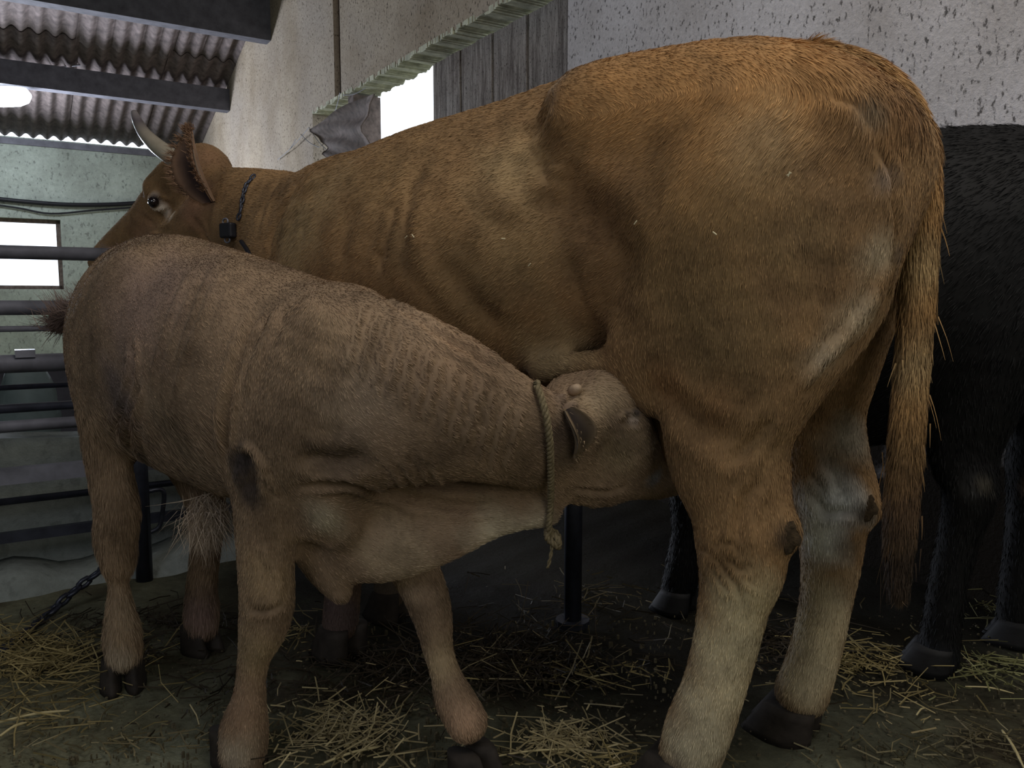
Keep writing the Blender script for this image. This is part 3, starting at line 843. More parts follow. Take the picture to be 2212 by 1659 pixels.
# neck, head
cow.torso([(736, 345, 800, .17), (660, 364, 720, .15), (600, 366, 640, .125), (530, 362, 590, .105), (480, 362, 560, .085)], .06)
cow.chain([(445, 375, 66, 0, .85), (418, 402, 72, 0, .85), (388, 428, 66, 0, .85), (355, 452, 58, 0, .9), (320, 487, 50, 0, .9), (280, 520, 43, 0, .95), (245, 550, 37, 0, 1.05), (228, 566, 30, 0, 1.2)], .03)
cow.chain([(445, 356, 27, 0, 1.3), (414, 372, 40, 0, 1.6), (376, 410, 38, 0, 1.8)], .03)                              # poll, brow
cow.ball(345, 432, 24, .085, .02)                                                # brow bulge
cow.ball(337, 441, 15, .118, .012, sub=True)                                     # eye socket
cow.chain([(460, 470, 62, .03), (420, 500, 55, .03), (370, 520, 40, .03), (300, 550, 30, .01)], .03)   # jaw
cow.ball(222, 556, 16, .05, .015)                                               # nostril rim
cow.build(.0085)
print('cow verts', len(cow.V))
# hide relief
for p, wd, am, kd in [
    ([(910, 340), (880, 400), (868, 470), (862, 560)], 28, .006, 'groove'), ([(905, 420), (892, 500), (900, 560), (930, 600)], 32, .005, 'ridge'),
    ([(850, 420), (838, 480), (822, 540), (808, 590)], 17, .008, 'groove'), ([(800, 430), (770, 500), (760, 560)], 34, .006, 'ridge'),
    ([(645, 380), (610, 440), (585, 500), (570, 560)], 18, .010, 'groove'), ([(700, 370), (640, 420), (600, 500)], 22, .008, 'ridge'),
    ([(600, 380), (565, 440), (548, 510)], 14, .004, 'groove'),
    ([(1160, 320), (1090, 330), (1060, 400), (1085, 440), (1180, 420)], 34, .006, 'ridge'),
    ([(1195, 430), (1280, 470), (1330, 560), (1320, 660), (1350, 750)], 60, .014, 'groove'),
    ([(1130, 390), (1190, 400), (1200, 350)], 30, .012, 'ridge'), ([(1190, 200), (1160, 260), (1120, 300)], 30, .006, 'groove'),
    ([(1900, 300), (1935, 400), (1945, 500), (1930, 600)], 12, .008, 'groove'), ([(1790, 190), (1850, 230), (1890, 280)], 14, .004, 'groove'),
    ([(1925, 560), (1880, 660), (1800, 760), (1720, 850)], 16, .010, 'ridge'), ([(1935, 620), (1890, 710), (1800, 810)], 16, .010, 'groove'),
    ([(1400, 830), (1480, 900), (1560, 950), (1640, 960)], 40, .008, 'groove'), ([(1580, 1000), (1620, 960), (1660, 900)], 18, .008, 'groove'),
    ([(1525, 1185), (1550, 1172), (1580, 1180), (1600, 1200)], 8, .004, 'groove'), ([(1560, 1205), (1590, 1225), (1620, 1222)], 7, .004, 'groove'),
    ([(1530, 1215), (1545, 1250), (1575, 1275)], 9, .004, 'groove'), ([(1585, 1240), (1610, 1270), (1640, 1280)], 7, .003, 'ridge'), ([(1640, 1030), (1600, 1100), (1590, 1180)], 16, .007, 'groove'),
    ([(1500, 1180), (1540, 1210), (1580, 1260), (1600, 1310)], 9, .005, 'groove'),
    ([(1760, 1010), (1790, 1060), (1800, 1120)], 14, .007, 'ridge'), ([(1740, 1060), (1780, 1110), (1840, 1100)], 14, .007, 'groove'),
    ([(940, 560), (1000, 640), (1080, 720)], 30, .006, 'groove'), ([(1020, 470), (1060, 600), (1140, 700)], 40, .006, 'ridge'),
    ([(320, 425), (345, 424), (365, 440)], 5, .004, 'ridge'), ([(318, 452), (340, 462), (362, 452)], 5, .004, 'ridge'),
    ([(300, 470), (330, 490), (370, 500)], 9, .004, 'groove'), ([(400, 470), (430, 500), (450, 540)], 10, .005, 'groove'),
]: cow.fold(p, wd, am, kd)
cow.normals()
TAN = (.30, .18, .082)
cow_col = painter(TAN, [
    (1790, 1090, 75, (.80, .80, .74), 1), (1760, 1170, 60, (.72, .71, .62), .9), (1850, 950, 60, (.52, .48, .38), .7), (1900, 560, 50, (.50, .42, .28), .6),
    (1850, 680, 60, (.50, .43, .30), .5), (1780, 770, 50, (.48, .42, .30), .5), (1610, 1310, 90, (.54, .45, .26), .8), (1580, 1420, 110, (.62, .53, .33), .95), (1540, 1520, 110, (.66, .56, .36), .95), (1500, 1630, 110, (.66, .58, .40), .95),
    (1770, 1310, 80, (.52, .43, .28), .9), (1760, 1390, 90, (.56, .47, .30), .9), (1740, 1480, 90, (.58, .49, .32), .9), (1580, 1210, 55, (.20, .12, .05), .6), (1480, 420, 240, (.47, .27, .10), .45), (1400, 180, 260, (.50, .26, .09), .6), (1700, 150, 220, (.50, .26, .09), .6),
    (1650, 300, 110, (.50, .36, .19), .5), (1250, 560, 190, (.26, .15, .07), .6), (1300, 450, 110, (.24, .13, .06), .5), (1000, 520, 170, (.33, .20, .09), .4), (1100, 350, 100, (.42, .31, .16), .5), (1180, 800, 100, (.45, .36, .20), .5),  # dark flank marks paint the shade of the hollow into the coat
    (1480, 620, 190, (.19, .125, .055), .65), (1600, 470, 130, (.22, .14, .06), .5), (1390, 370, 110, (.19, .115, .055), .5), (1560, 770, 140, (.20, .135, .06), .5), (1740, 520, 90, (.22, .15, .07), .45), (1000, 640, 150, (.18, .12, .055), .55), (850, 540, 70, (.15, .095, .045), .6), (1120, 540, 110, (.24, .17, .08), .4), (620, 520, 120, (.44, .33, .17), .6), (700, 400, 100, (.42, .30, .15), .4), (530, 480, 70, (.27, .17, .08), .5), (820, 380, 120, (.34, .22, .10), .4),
    (400, 440, 60, (.32, .17, .10), .7), (430, 400, 50, (.22, .12, .07), .7), (300, 500, 60, (.34, .19, .11), .6), (346, 468, 20, (.95, .82, .68), 1), (362, 455, 14, (.9, .78, .62), .9), (320, 450, 13, (.8, .68, .55), .9), (334, 424, 12, (.8, .66, .52), .8), (336, 441, 12, (.06, .04, .04), 1), (225, 565, 28, (.30, .25, .23), .9), (440, 325, 50, (.20, .11, .06), .8),
    (1960, 230, 90, (.26, .135, .055), .7), (1870, 130, 70, (.30, .16, .065), .6), (1870, 235, 40, (.22, .18, .12), .6), (1930, 380, 35, (.30, .22, .16), .8), (1940, 560, 20, (.16, .11, .07), .7), (1640, 960, 70, (.22, .14, .06), .45), (1530, 880, 70, (.30, .15, .06), .4), (1430, 830, 60, (.34, .17, .07), .5), (740, 1340, 110, (.10, .07, .065), .95), (840, 1280, 90, (.11, .09, .07), .9),
    (1690, 1155, 34, (.06, .04, .025), .9), (1880, 1115, 30, (.05, .035, .02), .9), (1840, 1190, 32, (.16, .11, .06), .7), (1450, 1655, 35, (.16, .11, .08), .6)], cow)
cow_t = thing('cow', 'large tan horned cow standing over the suckling calf, head turned to far left', 'cow', (.48, 1.60, 0))
def cow_len(P):
    L_ = np.full(len(P), .013)
    x, y, d = proj(P); L_ = np.where(x < 480, .007, L_); L_ = np.where((x > 1700) & (y < 330), .024, L_)
    return L_
fr = cow.fur(240000, cow_len, .0012, cow_col, .16, 5, .16)
child('body', cow.mesh('body', cow_col, fr), M['coat'], cow_t)
def hooves(an, root, spots, fwd, size, hgt, mt='hoof'):
    for px, py, Y in spots:
        g_ = atY(px, py, Y) if Y else ground(px, py); g_[2] = -.004
        for c_ in (1, -1): child('hoof', hoof_mesh(g_, fwd, size, hgt, c_), M[mt], root)
def legfoot(an, px, py, l): 
    p = an.P(px, py, l); p[2] = -.004; return p
for a_ in ((1462, 1695, .165), (1706, 1580, -.165)):
    g_ = legfoot(cow, *a_)
    for c_ in (1, -1): child('hoof', hoof_mesh(g_ + np.array(cow.f) * .01, cow.f, .072, .072, c_), M['hoof'], cow_t)
    for c_ in (.028, -.028):       # dew claws
        q = MB(); b0 = g_ - cow.f * .045 + cow.n * c_ + Z * .10; q.tube([b0 + Z * .02, b0, b0 - Z * .02 - cow.f * .012], [.014, .014, .006], 8)
        child('dew_claw', q.mesh('dew_claw', True), M['hoof'], cow_t)
for a_ in ((733, 1408, .13), (842, 1338, -.14)):
    g_ = legfoot(cow, *a_)
    for c_ in (1, -1): child('hoof', hoof_mesh(g_, cow.f, .066, .085, c_), M['hoof'], cow_t)
M['dungfur'] = simple('dung_matted_hair', (.055, .036, .018), .9, var=.6, scale=110, bmp=1)
# dried dung on the hocks
for px, py, hw in ((1688, 1158, 30), (1876, 1112, 24)):
    p = cow.hit(px, py, 16)
    if p is None: continue
    r_ = hw * proj(p)[2] / FPX; v, f = [], []
    for i in range(9):
        for j in range(16):
            th, ph = math.pi * i / 8, 2 * math.pi * j / 16; k = 1.15 * r_ * (1 + .16 * math.sin(5 * ph + 3 * th) + .12 * math.sin(11 * ph))
            v.append(p + cow.n * (-.004 + .16 * k * math.cos(th)) + cow.f * k * .8 * math.sin(th) * math.cos(ph) + Z * k * math.sin(th) * math.sin(ph))
    for i in range(8):
        for j in range(16): f.append((i * 16 + j, i * 16 + (j + 1) % 16, (i + 1) * 16 + (j + 1) % 16, (i + 1) * 16 + j))
    child('dung_crust', pydata('dung_crust', v, f, True), M['dungfur'], cow_t, label='dark dried dung on the hock')
fl = MB()
for x, y in ((1709, 383), (1703, 379), (1376, 481), (1545, 508), (893, 510), (878, 512), (1093, 510), (1148, 573)):
    p = cow.hit(x, y, 8)
    if p is None: continue
    a_ = rng.random() * 3; d_ = (cow.f * math.cos(a_) + Z * math.sin(a_)) * .004
    fl.tube([p + cow.n * .012 - d_, p + cow.n * .013 + d_], .0011, 5)
child('straw_fleck', fl.mesh('straw_fleck'), simple('fleck_straw', (.75, .68, .45), .6), cow_t, kind='stuff')
# eye
def eyeball(an, px, py, rpx, l, root, inset=.0):
    p = an.hit(px, py, 6)
    if p is None: p = an.P(px, py, l)
    r_ = rpx * proj(p)[2] / FPX; q = MB()
    v, f = [], []
    for i in range(11):
        for j in range(16):
            th, ph = math.pi * i / 10, 2 * math.pi * j / 16
            v.append(p - an.n * inset + r_ * np.array([math.sin(th) * math.cos(ph), math.sin(th) * math.sin(ph), math.cos(th)]))
    for i in range(10):
        for j in range(16): f.append((i * 16 + j, (i + 1) * 16 + j, (i + 1) * 16 + (j + 1) % 16, i * 16 + (j + 1) % 16))
    child('eye', pydata('eye', v, f, True), M['eye'], root)
eyeball(cow, 334, 440, 12, .10, cow_t, .003)
q = MB(); c_ = cow.hit(209, 566, 10)
# horn
m, N, L, B = mat('horn_keratin')
tcn = N.new('ShaderNodeTexCoord'); sx = N.new('ShaderNodeSeparateXYZ'); L.new(tcn.outputs['Object'], sx.inputs[0])
hp = [cow.P(388, 352, .10), cow.P(362, 333, .115), cow.P(335, 312, .125), cow.P(312, 288, .12), cow.P(297, 262, .10), cow.P(290, 244, .08)]
rr = [18, 18.5, 17, 13.5, 10.5, 7]
z0h, z1h = hp[1][2], hp[-1][2]
mr = N.new('ShaderNodeMapRange'); mr.inputs[1].default_value = z0h; mr.inputs[2].default_value = z1h
L.new(sx.outputs[2], mr.inputs[0])
c = ramp(N, L, mr.outputs[0], [(.0, (.36, .32, .24)), (.45, (.34, .30, .24)), (.75, (.14, .12, .13)), (1, (.30, .27, .27))])
L.new(mix(N, L, .4, c, noise(N, L, 40, 4), 'MULTIPLY'), B.inputs['Base Color']); B.inputs['Roughness'].default_value = .32
M['horn'] = m
HP = smooth_path([[*p, r * proj(p)[2] / FPX] for p, r in zip(hp, rr)], 5)
HP = np.concatenate([HP, [[*(HP[-1][:3] + (HP[-1][:3] - HP[-2][:3]) * .5), HP[-1][3] * .4]]])
q = MB(); q.tube(HP[:, :3], list(HP[:, 3]), 16)
ho = link('horn', q.mesh('horn', True), M['horn']); ho.parent = cow_t; ho.matrix_parent_inverse = cow_t.matrix_world.inverted(); ho.location = (-.48, -1.60, 0)
# ear: cupped leaf, its hollow towards the camera
def ear(an, root, base, tip, side, length_l, width, cup, colfun, name='ear', n=(13, 11), open_dir=None, hair=1100, hl=.020, innerc=(.035, .022, .024)):
    base, tip = np.asarray(base), np.asarray(tip); ax = tip - base; Ln = np.linalg.norm(ax); ax /= Ln
    op = np.asarray(open_dir, float); op -= ax * np.dot(op, ax); op /= np.linalg.norm(op); sd = np.cross(ax, op)
    grid = []
    for lay in (0, 1):
        for i in range(n[0]):
            t = i / (n[0] - 1); wv = width * max(math.sin(math.pi * (.08 + .92 * t)), 0) ** .62; wv = max(wv, .008)
            for j in range(n[1]):
                a_ = (j / (n[1] - 1) - .5) * 2
                ang = a_ * cup
                p = base + ax * (Ln * t) + sd * wv * math.sin(ang) / max(math.sin(cup), .3) * 1.0 + op * wv * (1 - math.cos(ang)) * .9 - op * lay * .006 + op * .02 * math.sin(t * 3)
                grid.append(p)
    f = []; nn_ = n[0] * n[1]
    for i in range(n[0] - 1):
        for j in range(n[1] - 1):
            q_ = i * n[1] + j; f += [(q_, q_ + 1, q_ + n[1] + 1, q_ + n[1]), (nn_ + q_, nn_ + q_ + n[1], nn_ + q_ + n[1] + 1, nn_ + q_ + 1)]
        for j in (0, n[1] - 1):
            q_ = i * n[1] + j; f.append((q_, q_ + n[1], nn_ + q_ + n[1], nn_ + q_))
    m = pydata(name, grid, f, True)
    at = m.color_attributes.new('coat', 'FLOAT_COLOR', 'POINT')
    C = []
    for lay in (0, 1):
        for i in range(n[0]):
            for j in range(n[1]):
                a_ = abs(j / (n[1] - 1) - .5) * 2
                k = max(a_, (i / (n[0] - 1)) ** 2)
                cc = np.array(innerc) * (1 - k ** 2) + colfun * k ** 2 if lay == 0 else colfun
                C.append([*cc, 1])
    at.data.foreach_set('color', np.array(C, np.float32).ravel())
    e = child(name, m, M['coat'], root)
    G_ = np.array(grid[:nn_]).reshape(n[0], n[1], 3); r = np.random.default_rng(4)
    roots, dirs = [], []
    for _ in range(hair):
        i = r.integers(2, n[0]); j = 0 if r.random() < .5 else n[1] - 1
        if r.random() < .3: i = n[0] - 1; j = r.integers(0, n[1])
        roots.append(G_[i, j] + r.normal(size=3) * .004); dirs.append(ax * .6 + (G_[i, j] - G_[i, n[1] // 2]) / (width + 1e-6) * .9 + op * .3)
    hm = strands(np.array(roots), np.array(dirs), hl, .0022, (0, 0, -.3), lambda P: np.tile(colfun * 1.1, (len(P), 1)), 'ear_hair', jitter=.25)
    h = link('ear_hair', hm, M['coat'], e, kind='stuff'); return e
ear(cow, cow_t, cow.P(458, 436, .10), cow.P(413, 282, .15), None, 0, .068, 1.25, np.array([.25, .15, .09]), open_dir=(-.65, -.72, -.1))
# tail: dock, hanging tail and fringe of long hair
tl = Animal((.48, 1.60), (-.82, .572), 1)
tl.chain([(1760, 145, 48, 0), (1850, 168, 46, 0), (1920, 215, 44, .0), (1965, 290, 40, 0), (1985, 400, 36, 0), (1985, 520, 32, 0), (1980, 650, 29, 0), (1970, 800, 27, 0), (1958, 950, 28, 0), (1948, 1080, 27, 0), (1942, 1180, 24, 0), (1940, 1270, 16, 0)], .02)
tl.build(.0085)
tail_col = painter((.40, .23, .09), [(1960, 980, 90, (.20, .12, .05), .8), (1945, 1090, 100, (.12, .07, .035), 1), (1940, 1230, 130, (.04, .026, .016), 1), (1985, 300, 90, (.46, .24, .09), .6), (1985, 560, 70, (.46, .34, .17), .6), (1975, 760, 70, (.44, .34, .18), .5)], tl)
frt = tl.fur(42000, .030, .0016, tail_col, .30, 8, .10)
tail = child('tail', tl.mesh('tail', tail_col, frt), M['coat'], cow_t)
r_ = np.random.default_rng(11); ro, di = [], []
for i in range(1500):
    t = r_.random(); y = 230 + 1000 * t; 
    x = np.interp(y, [200, 290, 400, 520, 800, 1080, 1270], [1925, 1968, 1985, 1985, 1970, 1948, 1940]) + r_.normal() * 16
    p = tl.P(x, y, r_.normal() * .012); ro.append(p); di.append(Z * -1 + tl.f * (-.30 if x > 1975 or y < 400 else .1) * r_.random() * .9)
sw = strands(np.array(ro), np.array(di), .065, .0024, (0, 0, -.6), tail_col, 'switch_hair', jitter=.10)
link('switch_hair', sw, M['coat'], tail)

# ================================================================== THE CALF
calf = Animal((-.85, 1.98), (.79, -.61), 1)
calf.torso([(240, 618, 860, .085), (285, 552, 930, .15), (350, 505, 985, .20), (450, 528, 1035, .215), (560, 565, 1075, .215), (650, 598, 1110, .205), (730, 610, 1160, .17)])
calf.ball(225, 790, 72, .06, .05, ell=(.9, .7, 2.0)); calf.ball(300, 700, 120, .11, .07, ell=(1, .55, 1.2))
calf.ball(470, 800, 200, .09, .08, ell=(1.1, .6, 1.0))
# near hind leg
calf.chain([(240, 720, 100, .10, .7), (235, 850, 92, .12, .65), (232, 950, 66, .12, .7), (240, 1030, 54, .12, .75), (252, 1100, 52, .12, .8), (250, 1160, 50, .12, .8), (255, 1210, 35, .12), (256, 1255, 20, .12), (259, 1310, 26, .12), (264, 1365, 36, .12), (267, 1408, 35, .12)], .035)
# far hind leg
calf.chain([(330, 850, 80, -.10, .8), (400, 960, 60, -.12), (440, 1060, 44, -.12), (448, 1130, 34, -.12), (444, 1200, 30, -.12), (436, 1270, 30, -.12), (436, 1320, 35, -.12), (437, 1345, 34, -.12)], .04)
# shoulder and near foreleg
calf.chain([(690, 690, 75, .12, .5), (660, 790, 150, .13, .45), (620, 890, 130, .14, .5), (575, 990, 95, .135, .6), (570, 1080, 80, .13, .7), (572, 1160, 72, .13, .75), (574, 1230, 66, .13, .8), (577, 1300, 61, .13, .9), (568, 1355, 54, .13, .9), (552, 1410, 36, .13), (543, 1460, 31, .13), (538, 1510, 35, .13), (528, 1570, 50, .13), (523, 1625, 52, .13), (522, 1650, 48, .13)], .04)
# far foreleg (steps forward)
calf.chain([(850, 1160, 70, -.10, .8), (895, 1230, 56, -.11, .85), (925, 1300, 46, -.11), (938, 1350, 39, -.11), (946, 1400, 32, -.11), (962, 1455, 32, -.11), (982, 1510, 42, -.11), (1008, 1558, 44, -.11)], .035)
# neck: leaves the body line and reaches back under the cow
NY = [(650, 845, 205, 0, .58, 1.59), (740, 845, 222, 0, .58, 1.50), (850, 858, 200, 0, .60, 1.445), (960, 885, 172, 0, .62, 1.43), (1060, 922, 142, 0, .64, 1.45), (1150, 952, 124, 0, .64, 1.49), (1215, 965, 115, 0, .62, 1.53)]
calf.chain(NY, .035)
calf.chain([(700, 1110, 84, 0, .6, 1.60), (760, 1165, 88, 0, .6, 1.58), (840, 1170, 84, 0, .5, 1.555), (950, 1130, 85, 0, .36, 1.53), (1060, 1085, 75, 0, .34, 1.53), (1180, 1060, 76, 0, .42, 1.55)], .022)
calf.ball(880, 1050, 70, 0, .05, Y=1.58)
calf.chain([(700, 1120, 58, 0, .6, 1.515), (735, 1150, 40, 0, .6, 1.52)], .05)      # dewlap and throat
calf.chain([(660, 1160, 48, 0, .8, 1.61), (705, 1235, 42, 0, .8, 1.60), (735, 1280, 24, 0, 1, 1.59)], .05)
# head under the flank
calf.chain([(1235, 900, 92, 0, .8, 1.57), (1290, 905, 100, 0, .75, 1.58), (1335, 960, 88, 0, .8, 1.60), (1375, 1000, 62, 0, .9, 1.635), (1410, 1020, 48, 0, 1, 1.665), (1440, 1030, 40, 0, 1.1, 1.69)], .03)
calf.chain([(1225, 1010, 88, 0, .7, 1.56), (1290, 1040, 62, 0, .7, 1.58), (1360, 1040, 40, 0, .9, 1.62), (1410, 1042, 30, 0, 1, 1.66)], .03)
calf.ball(1305, 860, 52, 0, .03, Y=1.545)                                    # brow
calf.ball(1372, 908, 26, 0, .02, Y=1.56)                                     # eye bulge
calf.build(.0075)
print('calf verts', len(calf.V))
ribf = []
for i in range(13):      # fine skin wrinkles on the neck
    x = 765 + i * 29; y = 668 + i * 19
    ribf.append(([(x + 22, y - 18), (x + 6, y + 30), (x - 8, y + 85), (x - 24, y + 135 + 10 * (i % 3))], 6.5, .0075, 'ridge'))
for p, wd, am, kd in ribf + [
    ([(560, 650), (520, 740), (490, 840), (480, 930), (478, 1000)], 16, .014, 'groove'), ([(610, 640), (560, 740), (520, 860)], 22, .007, 'ridge'),
    ([(495, 965), (540, 970), (565, 1010), (580, 1050), (600, 1070)], 9, .007, 'ridge'), ([(515, 990), (535, 1020), (530, 1070)], 24, .014, 'groove'),
    ([(640, 985), (690, 1000), (740, 1000), (790, 985)], 30, .010, 'groove'), ([(640, 1060), (720, 1050), (800, 1065), (900, 1075), (1000, 1085), (1100, 1085)], 15, .011, 'groove'),
    ([(850, 1010), (870, 1040), (890, 1060)], 8, .005, 'groove'), ([(880, 990), (900, 1030), (925, 1062)], 8, .005, 'groove'), ([(910, 980), (935, 1020), (955, 1062)], 8, .005, 'ridge'), ([(830, 1000), (850, 1030), (870, 1060)], 8, .005, 'ridge'),
    ([(230, 950), (270, 850), (280, 780), (275, 740)], 14, .010, 'groove'), ([(420, 560), (380, 640), (340, 740), (320, 820)], 14, .004, 'ridge'), ([(480, 580), (430, 680), (390, 780), (370, 860)], 14, .004, 'ridge'), ([(450, 560), (400, 670), (360, 780)], 12, .004, 'groove'),
    ([(290, 820), (270, 900), (275, 980)], 16, .012, 'groove'), ([(560, 1180), (600, 1230), (610, 1290)], 14, .006, 'ridge'), ([(530, 1310), (570, 1325), (620, 1310)], 10, .006, 'groove'),
    ([(800, 620), (900, 680), (1000, 745), (1100, 805)], 14, .010, 'groove'), ([(1240, 820), (1225, 870), (1230, 930)], 10, .008, 'groove'),
    ([(1340, 905), (1370, 890), (1392, 893)], 7, .007, 'ridge'), ([(1345, 918), (1372, 920), (1395, 910)], 5, .004, 'groove'), ([(1240, 1060), (1300, 1070), (1360, 1050)], 9, .006, 'groove'),
]: calf.fold(p, wd, am, kd)
calf.normals()
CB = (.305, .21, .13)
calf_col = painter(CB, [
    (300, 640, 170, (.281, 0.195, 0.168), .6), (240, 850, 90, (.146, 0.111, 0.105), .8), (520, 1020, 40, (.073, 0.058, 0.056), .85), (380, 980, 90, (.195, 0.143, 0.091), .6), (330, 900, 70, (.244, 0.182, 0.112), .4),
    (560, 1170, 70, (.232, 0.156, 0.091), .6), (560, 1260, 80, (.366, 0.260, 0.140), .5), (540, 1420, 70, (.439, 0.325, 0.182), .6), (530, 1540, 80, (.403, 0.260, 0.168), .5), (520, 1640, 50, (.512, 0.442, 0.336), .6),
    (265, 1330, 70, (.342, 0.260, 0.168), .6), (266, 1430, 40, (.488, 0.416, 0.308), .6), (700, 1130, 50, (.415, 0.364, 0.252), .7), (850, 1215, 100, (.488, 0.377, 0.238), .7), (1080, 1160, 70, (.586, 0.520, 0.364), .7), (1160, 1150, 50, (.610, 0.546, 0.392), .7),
    (730, 1000, 70, (.146, 0.104, 0.070), .6), (900, 1060, 120, (.195, 0.130, 0.077), .5), (1110, 1070, 90, (.159, 0.104, 0.056), .6), (1000, 760, 100, (.268, 0.169, 0.098), .5), (1230, 860, 50, (.183, 0.130, 0.098), .7), (1210, 960, 50, (.146, 0.104, 0.084), .6),  # dark throat marks paint in the shade below the neck
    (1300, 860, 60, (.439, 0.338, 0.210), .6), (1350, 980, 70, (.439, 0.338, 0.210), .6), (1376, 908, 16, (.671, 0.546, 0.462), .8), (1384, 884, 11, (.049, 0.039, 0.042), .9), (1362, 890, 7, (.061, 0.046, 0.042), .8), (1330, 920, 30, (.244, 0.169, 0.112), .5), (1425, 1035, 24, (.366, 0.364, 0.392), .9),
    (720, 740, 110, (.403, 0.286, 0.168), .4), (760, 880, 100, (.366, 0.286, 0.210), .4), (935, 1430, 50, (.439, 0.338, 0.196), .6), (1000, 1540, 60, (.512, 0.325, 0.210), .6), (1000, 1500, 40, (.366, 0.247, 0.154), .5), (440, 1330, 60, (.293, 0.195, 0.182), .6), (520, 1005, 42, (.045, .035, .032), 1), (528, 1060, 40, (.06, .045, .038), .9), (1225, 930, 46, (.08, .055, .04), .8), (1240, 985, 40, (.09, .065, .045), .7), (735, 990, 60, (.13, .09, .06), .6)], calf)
calf_t = thing('calf', 'brown calf in the foreground reaching under the cow to suckle', 'calf', (-.85, 1.98, 0))
def calf_len(P):
    x, y, d = proj(P); L_ = np.full(len(P), .010); L_ = np.where((y > 880) & (x < 470), .024, L_); return L_
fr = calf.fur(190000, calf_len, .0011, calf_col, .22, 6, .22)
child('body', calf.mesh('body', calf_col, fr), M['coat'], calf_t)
for a_, dx in (((266, 1468, .12), 0), ((438, 1404, -.12), 0), ((520, 1735, .13), 0), ((1030, 1600, -.11), 0)):
    g_ = legfoot(calf, *a_); fw_ = calf.f if a_[0] > 300 else np.array([.45, -.9, 0])
    for c_ in (1, -1): child('hoof', hoof_mesh(g_, fw_, .050, .068, c_), M['hoof'], calf_t)
# tail held out to the left with a dark tuft
ct = Animal((-.85, 1.98), (.79, -.61), 1)
ct.chain([(262, 560, 20, 0), (225, 600, 19, .0), (200, 645, 17, .02), (170, 682, 17, .04), (128, 700, 13, .05)], .02)
ct.build(.006)
ct_col = painter((.13, .085, .07), [], ct)
ctail = child('tail', ct.mesh('tail', ct_col, ct.fur(5000, .03, .0018, ct_col, .5, 3, .4, only_front=False)), M['coat'], calf_t)
ro, di = [], []
for i in range(1500):
    t = r_.random(); p = ct.P(215 - 95 * t, 662 + 36 * t, .03 + r_.normal() * .012); p = p + r_.normal(size=3) * .012
    a_ = math.radians(180 + r_.normal() * 38)
    di.append(-calf.f * (.9 + .2 * r_.random()) + Z * (.15 + .45 * r_.normal() * .9)); ro.append(p)
link('tail_tuft', strands(np.array(ro), np.array(di), .085, .0022, (0, 0, .1), lambda P: np.tile([[.16, .11, .09]], (len(P), 1)), 'tail_tuft', jitter=.3), M['coat'], ctail)
# belly tuft, hair coloured pale in place of backlight
sh_ = Animal((-.85, 1.98), (.79, -.61), 1); p0 = calf.P(448, 1085, -.02)
ro = np.array([p0 + np.array([r_.normal() * .022, r_.normal() * .02, -.02 + r_.normal() * .02]) for _ in range(1300)])
di = np.tile(np.array([[0, 0, -1.0]]), (1300, 1)) + r_.normal(size=(1300, 3)) * .35
link_ = child('belly_tuft', strands(ro, di, .085, .0015, (.1, 0, .1), lambda P: np.tile([[.50, .40, .30]], (len(P), 1)), 'belly_tuft', jitter=.2), M['coat'], calf_t, label='tuft of hair under the belly, painted pale as if backlit')
# ear of the calf, hanging back with pale hair, and horn bud
e0 = calf.hit(1232, 878, 9); e1 = calf.hit(1262, 985, 9)
ear(calf, calf_t, e0 + calf.n * .006, e1 + calf.n * .022, None, 0, .026, 1.45, np.array([.17, .12, .07]), open_dir=(.75, -.65, -.1), hair=50, hl=.008, innerc=(.02, .014, .012))
q = MB(); bs = atY(1238, 845, 1.52); q.tube([bs, bs + np.array([.004, -.012, .004]), bs + np.array([.006, -.024, .008]), bs + np.array([.007, -.030, .009])], [.012, .011, .009, .003], 12)
M['bud'] = simple('horn_bud_skin', (.42, .31, .21), .6)
child('horn_bud', q.mesh('horn_bud', True), M['bud'], calf_t)
q = MB()
for dx in (0,):
    pts = [atY(1233, 935, 1.452), atY(1240, 960, 1.45), atY(1247, 990, 1.455)]
    q.tube(pts, [.0015, .0028, .001], 6)
# rope around the calf's neck with knot
rp = []
for px, py, dY in ((1160, 832, .02), (1166, 850, 0), (1180, 900, 0), (1188, 960, 0), (1190, 1030, 0), (1189, 1090, 0), (1186, 1140, .01)):
    h = calf.hit(px, py, 10); p = h if h is not None else atY(px, py, 1.45)
    rp.append(atY(px, py, p[1] - .012 + dY * 0))
Yk = rp[-1][1]
rp.append(atY(1192, 1160, Yk + .02))
back = [atY(1186, 1152, Yk + .06), atY(1175, 1110, Yk + .15), atY(1165, 980, Yk + .22), atY(1160, 880, Yk + .16), atY(1160, 832, rp[0][1] + .03)]
core = smooth_path(rp + back + [rp[0]], 8)
rope_t = thing('rope', 'thin jute rope tied round the neck of the calf, knotted below', 'rope', core[0])
def twisted(pts, R_, strandsn=3, pitch=.03):
    P = np.asarray(pts); d = np.r_[0, np.cumsum(np.linalg.norm(np.diff(P, axis=0), axis=1))]; n = int(d[-1] / .004)
    Q = np.stack([np.interp(np.linspace(0, d[-1], n), d, P[:, k]) for k in range(3)], -1)
    T = np.gradient(Q, axis=0); T /= np.linalg.norm(T, axis=1, keepdims=True) + 1e-9
    U = np.cross(T, [0.3, 1, 0.1]); U /= np.linalg.norm(U, axis=1, keepdims=True) + 1e-9; W = np.cross(T, U)
    mb = MB(); s_ = np.linspace(0, d[-1], n)
    for k in range(strandsn):
        a_ = 2 * math.pi * (s_ / pitch + k / strandsn)
        mb.tube(Q + R_ * .55 * (U * np.cos(a_)[:, None] + W * np.sin(a_)[:, None]), R_ * .62, 6)
    return mb
child('rope_loop', twisted(core, .0062).mesh('rope_loop', True), M['rope'], rope_t)
kc = atY(1194, 1166, Yk + .01)
